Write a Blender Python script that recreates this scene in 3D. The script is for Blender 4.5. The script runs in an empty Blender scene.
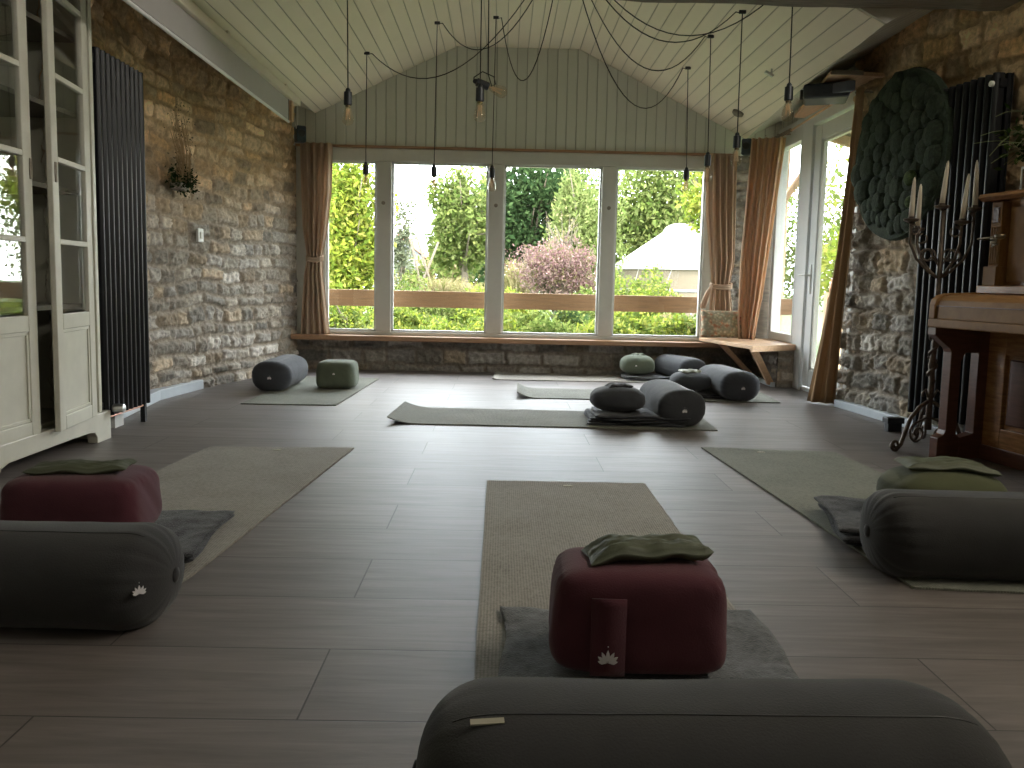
import bpy, math, random
import numpy as np
from mathutils import Vector, Matrix
random.seed(7)
rng = np.random.default_rng(11)
COL = bpy.context.scene.collection
PI = math.pi

# ------------------------------------------------------------------ helpers
def link(o, parent=None):
    COL.objects.link(o)
    if parent is not None: o.parent = parent
    return o

def tag(o, label=None, cat=None, group=None, kind=None):
    if label: o['label'] = label
    if cat: o['category'] = cat
    if group: o['group'] = group
    if kind: o['kind'] = kind
    return o

def empty(name, loc=(0, 0, 0), rz=0.0, label=None, cat=None, group=None, kind=None):
    o = bpy.data.objects.new(name, None)
    o.empty_display_size = 0.1
    o.location = loc; o.rotation_euler = (0, 0, rz)
    link(o); return tag(o, label, cat, group, kind)

class MB:
    """collects shapes and links them as ONE mesh object"""
    def __init__(s): s.v = []; s.f = []; s.c = []
    def add(s, v, f):
        b = len(s.v); s.v += [tuple(p) for p in v]; s.f += [tuple(i + b for i in q) for q in f]; return s
    def box(s, x0, x1, y0, y1, z0, z1):
        v = [(x0,y0,z0),(x1,y0,z0),(x1,y1,z0),(x0,y1,z0),(x0,y0,z1),(x1,y0,z1),(x1,y1,z1),(x0,y1,z1)]
        return s.add(v, [(0,3,2,1),(4,5,6,7),(0,1,5,4),(1,2,6,5),(2,3,7,6),(3,0,4,7)])
    def prism(s, poly, a, b, axis='z'):
        n = len(poly)
        def P(u, w, t):
            return (u, w, t) if axis == 'z' else ((u, t, w) if axis == 'y' else (t, u, w))
        v = [P(u, w, a) for u, w in poly] + [P(u, w, b) for u, w in poly]
        f = [tuple(range(n)), tuple(range(2*n-1, n-1, -1))] + [(i, i+n, (i+1) % n + n, (i+1) % n) for i in range(n)]
        return s.add(v, f)
    def tube(s, pts, r, n=8, cap=True):
        pts = [Vector(p) for p in pts]
        rs = r if isinstance(r, (list, tuple)) else [r]*len(pts)
        t0 = (pts[1]-pts[0]).normalized()
        up = Vector((0, 0, 1)) if abs(t0.z) < .9 else Vector((1, 0, 0))
        a = t0.cross(up).normalized()
        v = []; f = []
        for i, p in enumerate(pts):
            t = (pts[min(i+1, len(pts)-1)] - pts[max(i-1, 0)])
            if t.length < 1e-9: t = t0
            t.normalize()
            a = (a - t*a.dot(t))
            if a.length < 1e-6: a = t.orthogonal()
            a.normalize(); b = t.cross(a)
            for k in range(n):
                q = 2*PI*k/n
                v.append(p + (a*math.cos(q) + b*math.sin(q))*rs[i])
            if i:
                for k in range(n):
                    f.append(((i-1)*n+k, (i-1)*n+(k+1) % n, i*n+(k+1) % n, i*n+k))
        if cap:
            f.append(tuple(range(n-1, -1, -1))); f.append(tuple((len(pts)-1)*n+k for k in range(n)))
        return s.add(v, f)
    def lathe(s, prof, n=20, M=None):
        v = []; f = []
        for i, (r, z) in enumerate(prof):
            for k in range(n):
                q = 2*PI*k/n
                p = Vector((r*math.cos(q), r*math.sin(q), z))
                v.append(M @ p if M is not None else p)
            if i:
                for k in range(n):
                    f.append(((i-1)*n+k, (i-1)*n+(k+1) % n, i*n+(k+1) % n, i*n+k))
        f.append(tuple(range(n-1, -1, -1))); f.append(tuple((len(prof)-1)*n+k for k in range(n)))
        return s.add(v, f)
    def build(s, name, m, parent=None, smooth=False, bevel=0, loc=None, rot=None, solid=0, sub=0):
        me = bpy.data.meshes.new(name)
        me.from_pydata([tuple(p) for p in s.v], [], s.f); me.update()
        if smooth:
            me.polygons.foreach_set('use_smooth', [True]*len(me.polygons))
            if smooth == 'auto': me.set_sharp_from_angle(angle=math.radians(40))
        if m: me.materials.append(m)
        o = bpy.data.objects.new(name, me)
        if loc: o.location = loc
        if rot: o.rotation_euler = rot
        if solid:
            k = o.modifiers.new('thickness', 'SOLIDIFY'); k.thickness = solid; k.offset = 0
        if bevel:
            k = o.modifiers.new('bevel', 'BEVEL'); k.width = bevel; k.segments = 2; k.limit_method = 'ANGLE'
        if sub:
            k = o.modifiers.new('smooth', 'SUBSURF'); k.levels = sub; k.render_levels = sub
        return link(o, parent)

def np_mesh(name, V, F, m, parent=None, smooth=True, color=None):
    me = bpy.data.meshes.new(name)
    me.from_pydata(V.tolist() if hasattr(V, 'tolist') else V, [], F.tolist() if hasattr(F, 'tolist') else F)
    me.update()
    if smooth: me.polygons.foreach_set('use_smooth', [True]*len(me.polygons))
    if color is not None:
        a = me.color_attributes.new('tint', 'FLOAT_COLOR', 'POINT')
        c = np.ones((len(me.vertices), 4), dtype=np.float32); c[:, :3] = color
        a.data.foreach_set('color', c.ravel())
    me.materials.append(m)
    o = bpy.data.objects.new(name, me)
    return link(o, parent)

# value noise -------------------------------------------------------
_T = rng.random((256, 256))
def vnoise(x, y, s=0):
    x = np.asarray(x, float) + 37.7*s + 1000; y = np.asarray(y, float) + 91.3*s + 1000
    xi = np.floor(x).astype(int); yi = np.floor(y).astype(int)
    fx = x-xi; fy = y-yi; fx = fx*fx*(3-2*fx); fy = fy*fy*(3-2*fy)
    g = lambda a, b: _T[a % 256, b % 256]
    return (g(xi, yi)*(1-fx)+g(xi+1, yi)*fx)*(1-fy) + (g(xi, yi+1)*(1-fx)+g(xi+1, yi+1)*fx)*fy
def fbm(x, y, o=4, s=0):
    t = 0; a = .5
    for i in range(o):
        t = t + a*vnoise(np.asarray(x)*2**i, np.asarray(y)*2**i, s+i*3); a *= .5
    return t

# ------------------------------------------------------------------ materials
def nodes(name):
    m = bpy.data.materials.new(name); m.use_nodes = True
    nt = m.node_tree; b = nt.nodes['Principled BSDF']
    return m, nt, b
def N(nt, t, **kw):
    n = nt.nodes.new(t)
    for k, v in kw.items():
        if k in n.inputs.keys(): n.inputs[k].default_value = v
        else: setattr(n, k, v)
    return n
def L(nt, a, b): nt.links.new(a, b)
def ramp(nt, src, stops):
    r = nt.nodes.new('ShaderNodeValToRGB'); e = r.color_ramp.elements
    while len(e) < len(stops): e.new(.5)
    for i, (p, c) in enumerate(stops):
        e[i].position = p; e[i].color = (*c, 1)
    L(nt, src, r.inputs[0]); return r
def simple(name, col, rough=.6, var=.15, scale=12, bump=.0, bscale=80, metal=0, spec=.5, stretch=None, sheen=0):
    m, nt, b = nodes(name)
    tc = N(nt, 'ShaderNodeTexCoord'); mp = N(nt, 'ShaderNodeMapping')
    if stretch: mp.inputs['Scale'].default_value = stretch
    L(nt, tc.outputs['Object'], mp.inputs[0])
    n = N(nt, 'ShaderNodeTexNoise', Scale=scale, Detail=5.0, Roughness=.6); L(nt, mp.outputs[0], n.inputs['Vector'])
    lo = tuple(max(0, c*(1-var)) for c in col); hi = tuple(min(1, c*(1+var)) for c in col)
    r = ramp(nt, n.outputs['Fac'], [(.3, lo), (.7, hi)])
    L(nt, r.outputs[0], b.inputs['Base Color'])
    b.inputs['Roughness'].default_value = rough; b.inputs['Metallic'].default_value = metal
    b.inputs['Specular IOR Level'].default_value = spec
    if sheen:
        b.inputs['Sheen Weight'].default_value = sheen; b.inputs['Sheen Roughness'].default_value = .5
    if bump:
        n2 = N(nt, 'ShaderNodeTexNoise', Scale=bscale, Detail=4.0); L(nt, mp.outputs[0], n2.inputs['Vector'])
        bp = N(nt, 'ShaderNodeBump', Strength=bump, Distance=.004); L(nt, n2.outputs['Fac'], bp.inputs['Height'])
        L(nt, bp.outputs[0], b.inputs['Normal'])
    return m

def stone_mat():
    m, nt, b = nodes('rubble_stone')
    a = N(nt, 'ShaderNodeAttribute', attribute_name='tint')
    tc = N(nt, 'ShaderNodeTexCoord')
    n = N(nt, 'ShaderNodeTexNoise', Scale=28.0, Detail=8.0, Roughness=.7); L(nt, tc.outputs['Object'], n.inputs['Vector'])
    r = ramp(nt, n.outputs['Fac'], [(.3, (.55,)*3), (.72, (1.35,)*3)])
    mx = N(nt, 'ShaderNodeMix', data_type='RGBA', blend_type='MULTIPLY'); mx.inputs[0].default_value = 1
    L(nt, a.outputs['Color'], mx.inputs[6]); L(nt, r.outputs[0], mx.inputs[7])
    L(nt, mx.outputs[2], b.inputs['Base Color']); b.inputs['Roughness'].default_value = .9
    n2 = N(nt, 'ShaderNodeTexNoise', Scale=70.0, Detail=8.0, Roughness=.75); L(nt, tc.outputs['Object'], n2.inputs['Vector'])
    bp = N(nt, 'ShaderNodeBump', Strength=.7, Distance=.02); L(nt, n2.outputs['Fac'], bp.inputs['Height']); L(nt, bp.outputs[0], b.inputs['Normal'])
    return m

def board_mat(name, axis, width, col, gap=.035, rough=.45, var=.05):
    """painted tongue-and-groove boards; axis = coordinate across the boards"""
    m, nt, b = nodes(name)
    tc = N(nt, 'ShaderNodeTexCoord'); sp = N(nt, 'ShaderNodeSeparateXYZ'); L(nt, tc.outputs['Object'], sp.inputs[0])
    d = N(nt, 'ShaderNodeMath', operation='DIVIDE'); L(nt, sp.outputs[axis], d.inputs[0]); d.inputs[1].default_value = width
    fr = N(nt, 'ShaderNodeMath', operation='FRACT'); L(nt, d.outputs[0], fr.inputs[0])
    pp = N(nt, 'ShaderNodeMath', operation='PINGPONG'); L(nt, fr.outputs[0], pp.inputs[0]); pp.inputs[1].default_value = .5
    g = N(nt, 'ShaderNodeMapRange'); L(nt, pp.outputs[0], g.inputs[0]); g.inputs[1].default_value = 0; g.inputs[2].default_value = gap*2
    fl = N(nt, 'ShaderNodeMath', operation='FLOOR'); L(nt, d.outputs[0], fl.inputs[0])
    wn = N(nt, 'ShaderNodeTexWhiteNoise', noise_dimensions='1D'); L(nt, fl.outputs[0], wn.inputs['W'])
    n = N(nt, 'ShaderNodeTexNoise', Scale=6.0, Detail=5.0); L(nt, tc.outputs['Object'], n.inputs['Vector'])
    add = N(nt, 'ShaderNodeMath', operation='ADD'); L(nt, wn.outputs['Value'], add.inputs[0]); L(nt, n.outputs['Fac'], add.inputs[1])
    r = ramp(nt, add.outputs[0], [(.2, tuple(c*(1-var) for c in col)), (1., tuple(min(1, c*(1+var)) for c in col))])
    mx = N(nt, 'ShaderNodeMix', data_type='RGBA'); L(nt, g.outputs[0], mx.inputs[0])
    mx.inputs[6].default_value = (*[c*.52 for c in col], 1); L(nt, r.outputs[0], mx.inputs[7])
    L(nt, mx.outputs[2], b.inputs['Base Color']); b.inputs['Roughness'].default_value = rough
    bp = N(nt, 'ShaderNodeBump', Strength=.8, Distance=.006); L(nt, g.outputs[0], bp.inputs['Height']); L(nt, bp.outputs[0], b.inputs['Normal'])
    return m

def floor_mat():
    m, nt, b = nodes('grey_wood_floor')
    tc = N(nt, 'ShaderNodeTexCoord'); mp = N(nt, 'ShaderNodeMapping')
    mp.inputs['Location'].default_value = (.35, .027, 0)
    L(nt, tc.outputs['Object'], mp.inputs[0])
    br = N(nt, 'ShaderNodeTexBrick'); br.offset = .37; br.inputs['Scale'].default_value = 1
    br.inputs['Brick Width'].default_value = 1.25; br.inputs['Row Height'].default_value = .293
    br.inputs['Mortar Size'].default_value = .0022; br.inputs['Mortar Smooth'].default_value = .3; br.inputs['Bias'].default_value = 0
    br.inputs['Color1'].default_value = (.0, .0, .0, 1); br.inputs['Color2'].default_value = (1, 1, 1, 1); br.inputs['Mortar'].default_value = (.5, .5, .5, 1)
    L(nt, mp.outputs[0], br.inputs['Vector'])
    # grain stretched along the boards, shifted board by board
    sc = N(nt, 'ShaderNodeMapping'); sc.inputs['Scale'].default_value = (1.2, 14, 1)
    off = N(nt, 'ShaderNodeVectorMath', operation='ADD'); L(nt, mp.outputs[0], off.inputs[0])
    sv = N(nt, 'ShaderNodeVectorMath', operation='SCALE'); L(nt, br.outputs['Color'], sv.inputs[0]); sv.inputs['Scale'].default_value = 7
    L(nt, sv.outputs[0], off.inputs[1]); L(nt, off.outputs[0], sc.inputs[0])
    n = N(nt, 'ShaderNodeTexNoise', Scale=2.2, Detail=9.0, Roughness=.65, Distortion=.6); L(nt, sc.outputs[0], n.inputs['Vector'])
    r = ramp(nt, n.outputs['Fac'], [(.25, (.098, .083, .077)), (.5, (.148, .128, .120)), (.78, (.205, .181, .171))])
    tint = ramp(nt, br.outputs['Color'], [(0, (.88, .88, .88)), (1, (1.1, 1.08, 1.07))])
    mx = N(nt, 'ShaderNodeMix', data_type='RGBA', blend_type='MULTIPLY'); mx.inputs[0].default_value = 1
    L(nt, r.outputs[0], mx.inputs[6]); L(nt, tint.outputs[0], mx.inputs[7])
    m2 = N(nt, 'ShaderNodeMix', data_type='RGBA'); L(nt, br.outputs['Fac'], m2.inputs[0]); L(nt, mx.outputs[2], m2.inputs[6]); m2.inputs[7].default_value = (.048, .042, .038, 1)
    L(nt, m2.outputs[2], b.inputs['Base Color'])
    n3 = N(nt, 'ShaderNodeTexNoise', Scale=5.0, Detail=4.0); L(nt, sc.outputs[0], n3.inputs['Vector'])
    rr = N(nt, 'ShaderNodeMapRange'); L(nt, n3.outputs['Fac'], rr.inputs[0]); rr.inputs[3].default_value = .42; rr.inputs[4].default_value = .58
    L(nt, rr.outputs[0], b.inputs['Roughness'])
    bp = N(nt, 'ShaderNodeBump', Strength=.25, Distance=.003); L(nt, n.outputs['Fac'], bp.inputs['Height'])
    bp2 = N(nt, 'ShaderNodeBump', Strength=.5, Distance=.003); bp2.invert = True; L(nt, br.outputs['Fac'], bp2.inputs['Height']); L(nt, bp.outputs[0], bp2.inputs['Normal'])
    L(nt, bp2.outputs[0], b.inputs['Normal'])
    return m

def weave_mat(name, c1, c2, s=260, rough=.85):
    m, nt, b = nodes(name)
    tc = N(nt, 'ShaderNodeTexCoord')
    w1 = N(nt, 'ShaderNodeTexWave', Scale=s/6.28, Distortion=1.5, Detail=2.0); w1.bands_direction = 'X'
    w2 = N(nt, 'ShaderNodeTexWave', Scale=s/6.28, Distortion=1.5, Detail=2.0); w2.bands_direction = 'Y'
    n = N(nt, 'ShaderNodeTexNoise', Scale=90.0, Detail=6.0, Roughness=.7)
    n0 = N(nt, 'ShaderNodeTexNoise', Scale=5.0, Detail=4.0)
    for q in (w1, w2, n, n0): L(nt, tc.outputs['Object'], q.inputs['Vector'])
    a = N(nt, 'ShaderNodeMath', operation='MULTIPLY'); L(nt, w1.outputs['Fac'], a.inputs[0]); L(nt, w2.outputs['Fac'], a.inputs[1])
    a2 = N(nt, 'ShaderNodeMath', operation='ADD'); L(nt, n.outputs['Fac'], a2.inputs[0])
    a3 = N(nt, 'ShaderNodeMath', operation='MULTIPLY'); L(nt, a.outputs[0], a3.inputs[0]); a3.inputs[1].default_value = .5; L(nt, a3.outputs[0], a2.inputs[1])
    a4 = N(nt, 'ShaderNodeMath', operation='MULTIPLY_ADD'); L(nt, n0.outputs['Fac'], a4.inputs[0]); a4.inputs[1].default_value = .4; L(nt, a2.outputs[0], a4.inputs[2])
    r = ramp(nt, a4.outputs[0], [(.5, c1), (1.15 if False else 1., c2)])
    L(nt, r.outputs[0], b.inputs['Base Color']); b.inputs['Roughness'].default_value = rough; b.inputs['Specular IOR Level'].default_value = .25
    bp = N(nt, 'ShaderNodeBump', Strength=.6, Distance=.003); L(nt, a2.outputs[0], bp.inputs['Height']); L(nt, bp.outputs[0], b.inputs['Normal'])
    return m

def glass_mat(name='clear_glass', ior=1.5, tint=(.97, .985, .975)):
    m = bpy.data.materials.new(name); m.use_nodes = True; nt = m.node_tree
    nt.nodes.clear(); o = N(nt, 'ShaderNodeOutputMaterial')
    t = N(nt, 'ShaderNodeBsdfTransparent', Color=(*tint, 1)); g = N(nt, 'ShaderNodeBsdfGlossy', Roughness=.01)
    fr = N(nt, 'ShaderNodeFresnel', IOR=ior); mx = N(nt, 'ShaderNodeMixShader')
    # same reflectance from both faces of the thin pane
    geo = N(nt, 'ShaderNodeNewGeometry'); inv = N(nt, 'ShaderNodeMapRange')
    L(nt, geo.outputs['Backfacing'], inv.inputs[0]); inv.inputs[3].default_value = ior; inv.inputs[4].default_value = 1/ior
    L(nt, inv.outputs[0], fr.inputs['IOR'])
    L(nt, fr.outputs[0], mx.inputs[0]); L(nt, t.outputs[0], mx.inputs[1]); L(nt, g.outputs[0], mx.inputs[2]); L(nt, mx.outputs[0], o.inputs[0])
    return m

def leaf_mat(name):
    m = bpy.data.materials.new(name); m.use_nodes = True; nt = m.node_tree
    nt.nodes.clear(); o = N(nt, 'ShaderNodeOutputMaterial')
    a = N(nt, 'ShaderNodeAttribute', attribute_name='tint')
    d = N(nt, 'ShaderNodeBsdfDiffuse'); t = N(nt, 'ShaderNodeBsdfTranslucent'); mx = N(nt, 'ShaderNodeMixShader', Fac=.45)
    L(nt, a.outputs['Color'], d.inputs[0]); L(nt, a.outputs['Color'], t.inputs[0])
    L(nt, d.outputs[0], mx.inputs[1]); L(nt, t.outputs[0], mx.inputs[2]); L(nt, mx.outputs[0], o.inputs[0])
    return m

def cloth_translucent(name, col, tr=.35):
    m, nt, b = nodes(name)
    tc = N(nt, 'ShaderNodeTexCoord'); n = N(nt, 'ShaderNodeTexNoise', Scale=300.0, Detail=2.0); L(nt, tc.outputs['Object'], n.inputs['Vector'])
    r = ramp(nt, n.outputs['Fac'], [(.3, tuple(c*.85 for c in col)), (.7, tuple(min(1, c*1.1) for c in col))])
    L(nt, r.outputs[0], b.inputs['Base Color']); b.inputs['Roughness'].default_value = .9; b.inputs['Specular IOR Level'].default_value = .2
    t = N(nt, 'ShaderNodeBsdfTranslucent'); L(nt, r.outputs[0], t.inputs[0])
    mx = N(nt, 'ShaderNodeMixShader', Fac=tr); out = nt.nodes['Material Output']
    L(nt, b.outputs[0], mx.inputs[1]); L(nt, t.outputs[0], mx.inputs[2]); L(nt, mx.outputs[0], out.inputs[0])
    return m

M = {}
M['stone'] = stone_mat()
M['ceil'] = board_mat('ceiling_boards', 0, .086, (.80, .735, .60), gap=.024)
M['gable'] = board_mat('gable_boards', 0, .084, (.60, .61, .54), gap=.028)
M['sideboard'] = board_mat('eave_boards', 1, .11, (.52, .51, .44), gap=.05)
M['floor'] = floor_mat()
M['frame'] = simple('painted_frame', (.58, .57, .51), .4, .04)
M['frame_white'] = simple('white_upvc', (.62, .63, .62), .35, .03)
M['sill'] = simple('oak_sill', (.36, .21, .12), .45, .2, 6, .1, 60, stretch=(1, 12, 12))
M['rail'] = simple('larch_board', (.25, .135, .062), .6, .22, 5, .2, 60, stretch=(1, 12, 12))
M['wood_light'] = simple('pine_board', (.62, .40, .24), .5, .15, 5, .1, 60, stretch=(12, 1, 12))
M['beam'] = simple('old_grey_beam', (.22, .19, .15), .8, .3, 6, .6, 30, stretch=(1, 10, 10))
M['cream'] = simple('cream_paint', (.60, .585, .50), .42, .06, 9, .08, 30)
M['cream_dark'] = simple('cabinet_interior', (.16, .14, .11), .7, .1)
M['radiator'] = simple('anthracite_paint', (.008, .009, .011), .38, .1, spec=.3)
M['charcoal'] = simple('charcoal_cotton', (.040, .039, .040), .9, .12, 8, .25, 300, spec=.2, sheen=.15)
M['charcoal2'] = simple('slate_cotton', (.052, .055, .063), .9, .12, 8, .25, 300, spec=.2, sheen=.2)
M['maroon'] = simple('maroon_cotton', (.090, .026, .037), .9, .1, 8, .25, 300, spec=.2, sheen=.15)
M['green'] = simple('olive_cotton', (.080, .086, .044), .9, .1, 8, .25, 300, spec=.2, sheen=.15)
M['green_grey'] = simple('sage_cotton', (.12, .14, .10), .9, .1, 8, .25, 300, spec=.2, sheen=.15)
M['pillow_green'] = simple('dull_green_satin', (.085, .094, .060), .6, .1, 8, .1, 200, spec=.4)
M['pillow_light'] = simple('pale_sage_satin', (.35, .36, .30), .6, .1, 8, .1, 200)
M['blanket_dark'] = simple('dark_marbled_wool', (.045, .046, .050), .95, .75, 30, .9, 220, spec=.1, sheen=.25)
M['blanket'] = simple('grey_wool', (.115, .120, .128), .95, .4, 45, .9, 220, spec=.1, sheen=.3)
M['mat_beige'] = weave_mat('jute_mat_beige', (.17, .155, .135), (.36, .335, .295))
M['mat_grey'] = weave_mat('jute_mat_grey', (.12, .12, .105), (.25, .25, .215))
M['mat_green'] = weave_mat('jute_mat_green', (.125, .13, .108), (.265, .268, .228))
M['logo'] = simple('pale_print', (.75, .72, .74), .6, .02)
M['tagm'] = simple('woven_tag', (.45, .42, .33), .7, .05)
M['curtain'] = cloth_translucent('sunlit_tan_curtain', (.72, .53, .375), .5)  # sunlight on the side curtain put into a lighter cloth colour
M['curtain_shade'] = cloth_translucent('shaded_tan_curtain', (.60, .46, .34), .4)  # shaded copy of the curtain cloth, shade put into the colour
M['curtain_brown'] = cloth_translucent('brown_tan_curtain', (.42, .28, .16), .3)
M['glass'] = glass_mat()
M['cabglass'] = glass_mat('cabinet_glass', 1.75)
M['bulbglass'] = glass_mat('bulb_glass', 1.6, (.97, .93, .86))
M['cord'] = simple('black_cord', (.012, .012, .011), .7, .1)
M['socket'] = simple('black_lamp_socket', (.014, .018, .022), .4, .1)
M['filament'] = simple('amber_filament', (.80, .62, .42), .3, .1, metal=.2)
M['brass'] = simple('lamp_cap_brass', (.14, .11, .07), .35, .1, metal=.8)
M['piano'] = simple('walnut_veneer', (.30, .145, .060), .25, .35, 4, .03, 30, stretch=(3, 3, 20))
M['piano_light'] = simple('golden_walnut', (.25, .13, .050), .5, .2, 4, .03, 30, stretch=(20, 3, 3), spec=.2)
M['piano_dark'] = simple('dark_mahogany', (.11, .045, .028), .3, .25, 4, .03, 30, stretch=(3, 3, 20))
M['iron'] = simple('aged_iron', (.105, .080, .062), .5, .35, 40, .5, 80, metal=.5)
M['wax'] = simple('ivory_wax', (.56, .50, .40), .45, .04)
M['moss'] = simple('dark_moss', (.028, .042, .026), .95, .4, 60, 1., 120)
M['moss_light'] = simple('bright_moss', (.055, .085, .03), .95, .3, 60, 1., 120)
M['base'] = simple('pale_skirting', (.55, .60, .64), .4, .03)
M['speaker'] = simple('speaker_case', (.025, .04, .055), .5, .1)
M['proj'] = simple('projector_case', (.035, .045, .06), .45, .1)
M['proj_light'] = simple('projector_end', (.10, .12, .15), .45, .1)
M['screen'] = simple('screen_fabric', (.42, .40, .39), .8, .02)
M['housing'] = simple('screen_housing', (.66, .60, .49), .45, .03)
M['white'] = simple('white_plastic', (.75, .76, .74), .35, .02)
M['black'] = simple('black_plastic', (.015, .015, .016), .4, .1)
M['leaf'] = leaf_mat('foliage')
M['bark'] = simple('tree_bark', (.09, .072, .05), .9, .3, 20, .5, 40)
M['lawn'] = simple('lawn', (.055, .080, .025), .95, .35, 3)
M['yurt'] = simple('white_canvas', (.40, .395, .38), .8, .03)
M['yurt_wall'] = simple('cream_canvas', (.115, .092, .062), .8, .06)
M['roof'] = simple('red_clay_tiles', (.42, .18, .12), .9, .2)
M['render_wall'] = simple('pale_render', (.16, .165, .17), .9, .05)
M['post'] = simple('weathered_oak_post', (.45, .30, .19), .7, .25, 5, .4, 40, stretch=(8, 8, 1))
M['chrome'] = simple('satin_metal', (.6, .6, .6), .3, .05, metal=.9)

def cushion_print():
    m, nt, b = nodes('floral_print')
    tc = N(nt, 'ShaderNodeTexCoord')
    v = N(nt, 'ShaderNodeTexVoronoi', Scale=38.0); n = N(nt, 'ShaderNodeTexNoise', Scale=26.0, Detail=4.0)
    L(nt, tc.outputs['Object'], v.inputs['Vector']); L(nt, tc.outputs['Object'], n.inputs['Vector'])
    r = ramp(nt, n.outputs['Fac'], [(.36, (.62, .28, .15)), (.45, (.62, .50, .34)), (.58, (.45, .42, .28)), (.7, (.70, .62, .48))])
    r2 = ramp(nt, v.outputs['Distance'], [(.1, (1.15,)*3), (.6, (.6,)*3)])
    mx = N(nt, 'ShaderNodeMix', data_type='RGBA', blend_type='MULTIPLY'); mx.inputs[0].default_value = 1
    L(nt, r.outputs[0], mx.inputs[6]); L(nt, r2.outputs[0], mx.inputs[7]); L(nt, mx.outputs[2], b.inputs['Base Color']); b.inputs['Roughness'].default_value = .9
    return m
M['print'] = cushion_print()

# ------------------------------------------------------------------ stone walls
def stone_surface(name, path, z0, z1, inward, seed=0, res=.0095, row=(.055, .10), wid=(.07, .20), depth=.035, brown=1., tone=1., parent=None, top=None, rough_top=None):
    """coursed rubble: every stone its own bulge; the wall face follows the plan 'path'"""
    r = np.random.default_rng(seed)
    P = np.array(path, float); seg = np.linalg.norm(np.diff(P, axis=0), axis=1); S = np.concatenate([[0], np.cumsum(seg)])
    nu = max(8, int(S[-1]/res)); nv = max(8, int((z1-z0)/res))
    u = np.linspace(0, S[-1], nu); w = np.linspace(z0, z1, nv)
    U, W = np.meshgrid(u, w, indexing='ij')
    px = np.interp(u, S, P[:, 0]); py = np.interp(u, S, P[:, 1])
    tx = np.gradient(px, u); ty = np.gradient(py, u); l = np.hypot(tx, ty); tx /= l; ty /= l
    nx, ny = (-ty, tx)
    if (nx[nu//2]*inward[0] + ny[nu//2]*inward[1]) < 0: nx, ny = -nx, -ny
    Uw = U + (fbm(U*3.1, W*3.1, 3, seed)-.45)*.09 + (vnoise(U*14, W*14, seed+5)-.5)*.018
    Ww = W + (fbm(U*2.3, W*2.3, 3, seed+9)-.45)*.10 + (vnoise(U*15, W*15, seed+7)-.5)*.014
    ed = [z0-.3]
    while ed[-1] < z1+.3: ed.append(ed[-1]+r.uniform(*row))
    ed = np.array(ed); ri = np.clip(np.searchsorted(ed, Ww)-1, 0, len(ed)-2)
    dv = np.minimum(Ww-ed[ri], ed[ri+1]-Ww)
    H = np.zeros_like(U); C = np.zeros(U.shape+(3,)); du = np.zeros_like(U); hs = np.zeros_like(U); til = np.zeros_like(U)
    pal = np.array([(.27, .245, .205), (.235, .21, .175), (.31, .285, .25), (.20, .185, .16), (.36, .335, .30), (.29, .235, .17)])
    for k in range(len(ed)-1):
        mk = ri == k
        if not mk.any(): continue
        e = [-.4]
        while e[-1] < S[-1]+.4: e.append(e[-1]+r.uniform(*wid))
        e = np.array(e); x = Uw[mk]; ci = np.clip(np.searchsorted(e, x)-1, 0, len(e)-2)
        du[mk] = np.minimum(x-e[ci], e[ci+1]-x)
        h = r.uniform(.25, 1., len(e)); hs[mk] = h[ci]
        tl = r.uniform(-1, 1, len(e)); til[mk] = tl[ci]*(x-.5*(e[ci]+e[ci+1]))
        cc = pal[r.integers(0, len(pal), len(e))]*r.uniform(.65, 1.35, (len(e), 1)); C[mk] = cc[ci]
    d = np.minimum(du, dv); t = np.clip((d-.004-.010*vnoise(U*30, W*30, seed+31))/.013, 0, 1); t = t*t*(3-2*t)
    n1 = fbm(U*20, W*20, 4, seed+2)-.47; n2 = fbm(U*55, W*55, 3, seed+4)-.45
    rdg = np.abs(fbm(U*13, W*13, 4, seed+6)-.47)*2
    H = depth*(t*(.35+.65*hs) + t*til*2.2 + n1*.55 + n2*.75 - t*rdg*1.0)
    # mortar, and browner, more broken stone higher up, warm light put into its colour
    mort = np.array((.23, .195, .155))
    C = C*t[..., None] + mort*(1-t[..., None])
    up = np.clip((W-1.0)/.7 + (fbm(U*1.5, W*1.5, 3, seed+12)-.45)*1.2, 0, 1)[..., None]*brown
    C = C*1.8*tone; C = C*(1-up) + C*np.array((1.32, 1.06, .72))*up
    if rough_top:
        H = H*(1-.5*up[..., 0]) + (fbm(U*7, W*7, 4, seed+20)-.45)*.07*up[..., 0]
    X = px[:, None] + nx[:, None]*H; Y = py[:, None] + ny[:, None]*H
    V = np.stack([X, Y, W], -1).reshape(-1, 3)
    i = np.arange(nu-1)[:, None]; j = np.arange(nv-1)[None, :]; a = i*nv+j
    F = np.stack([a, a+nv, a+nv+1, a+1], -1).reshape(-1, 4)
    return np_mesh(name, V, F, M['stone'], parent, True, C.reshape(-1, 3))

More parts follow.
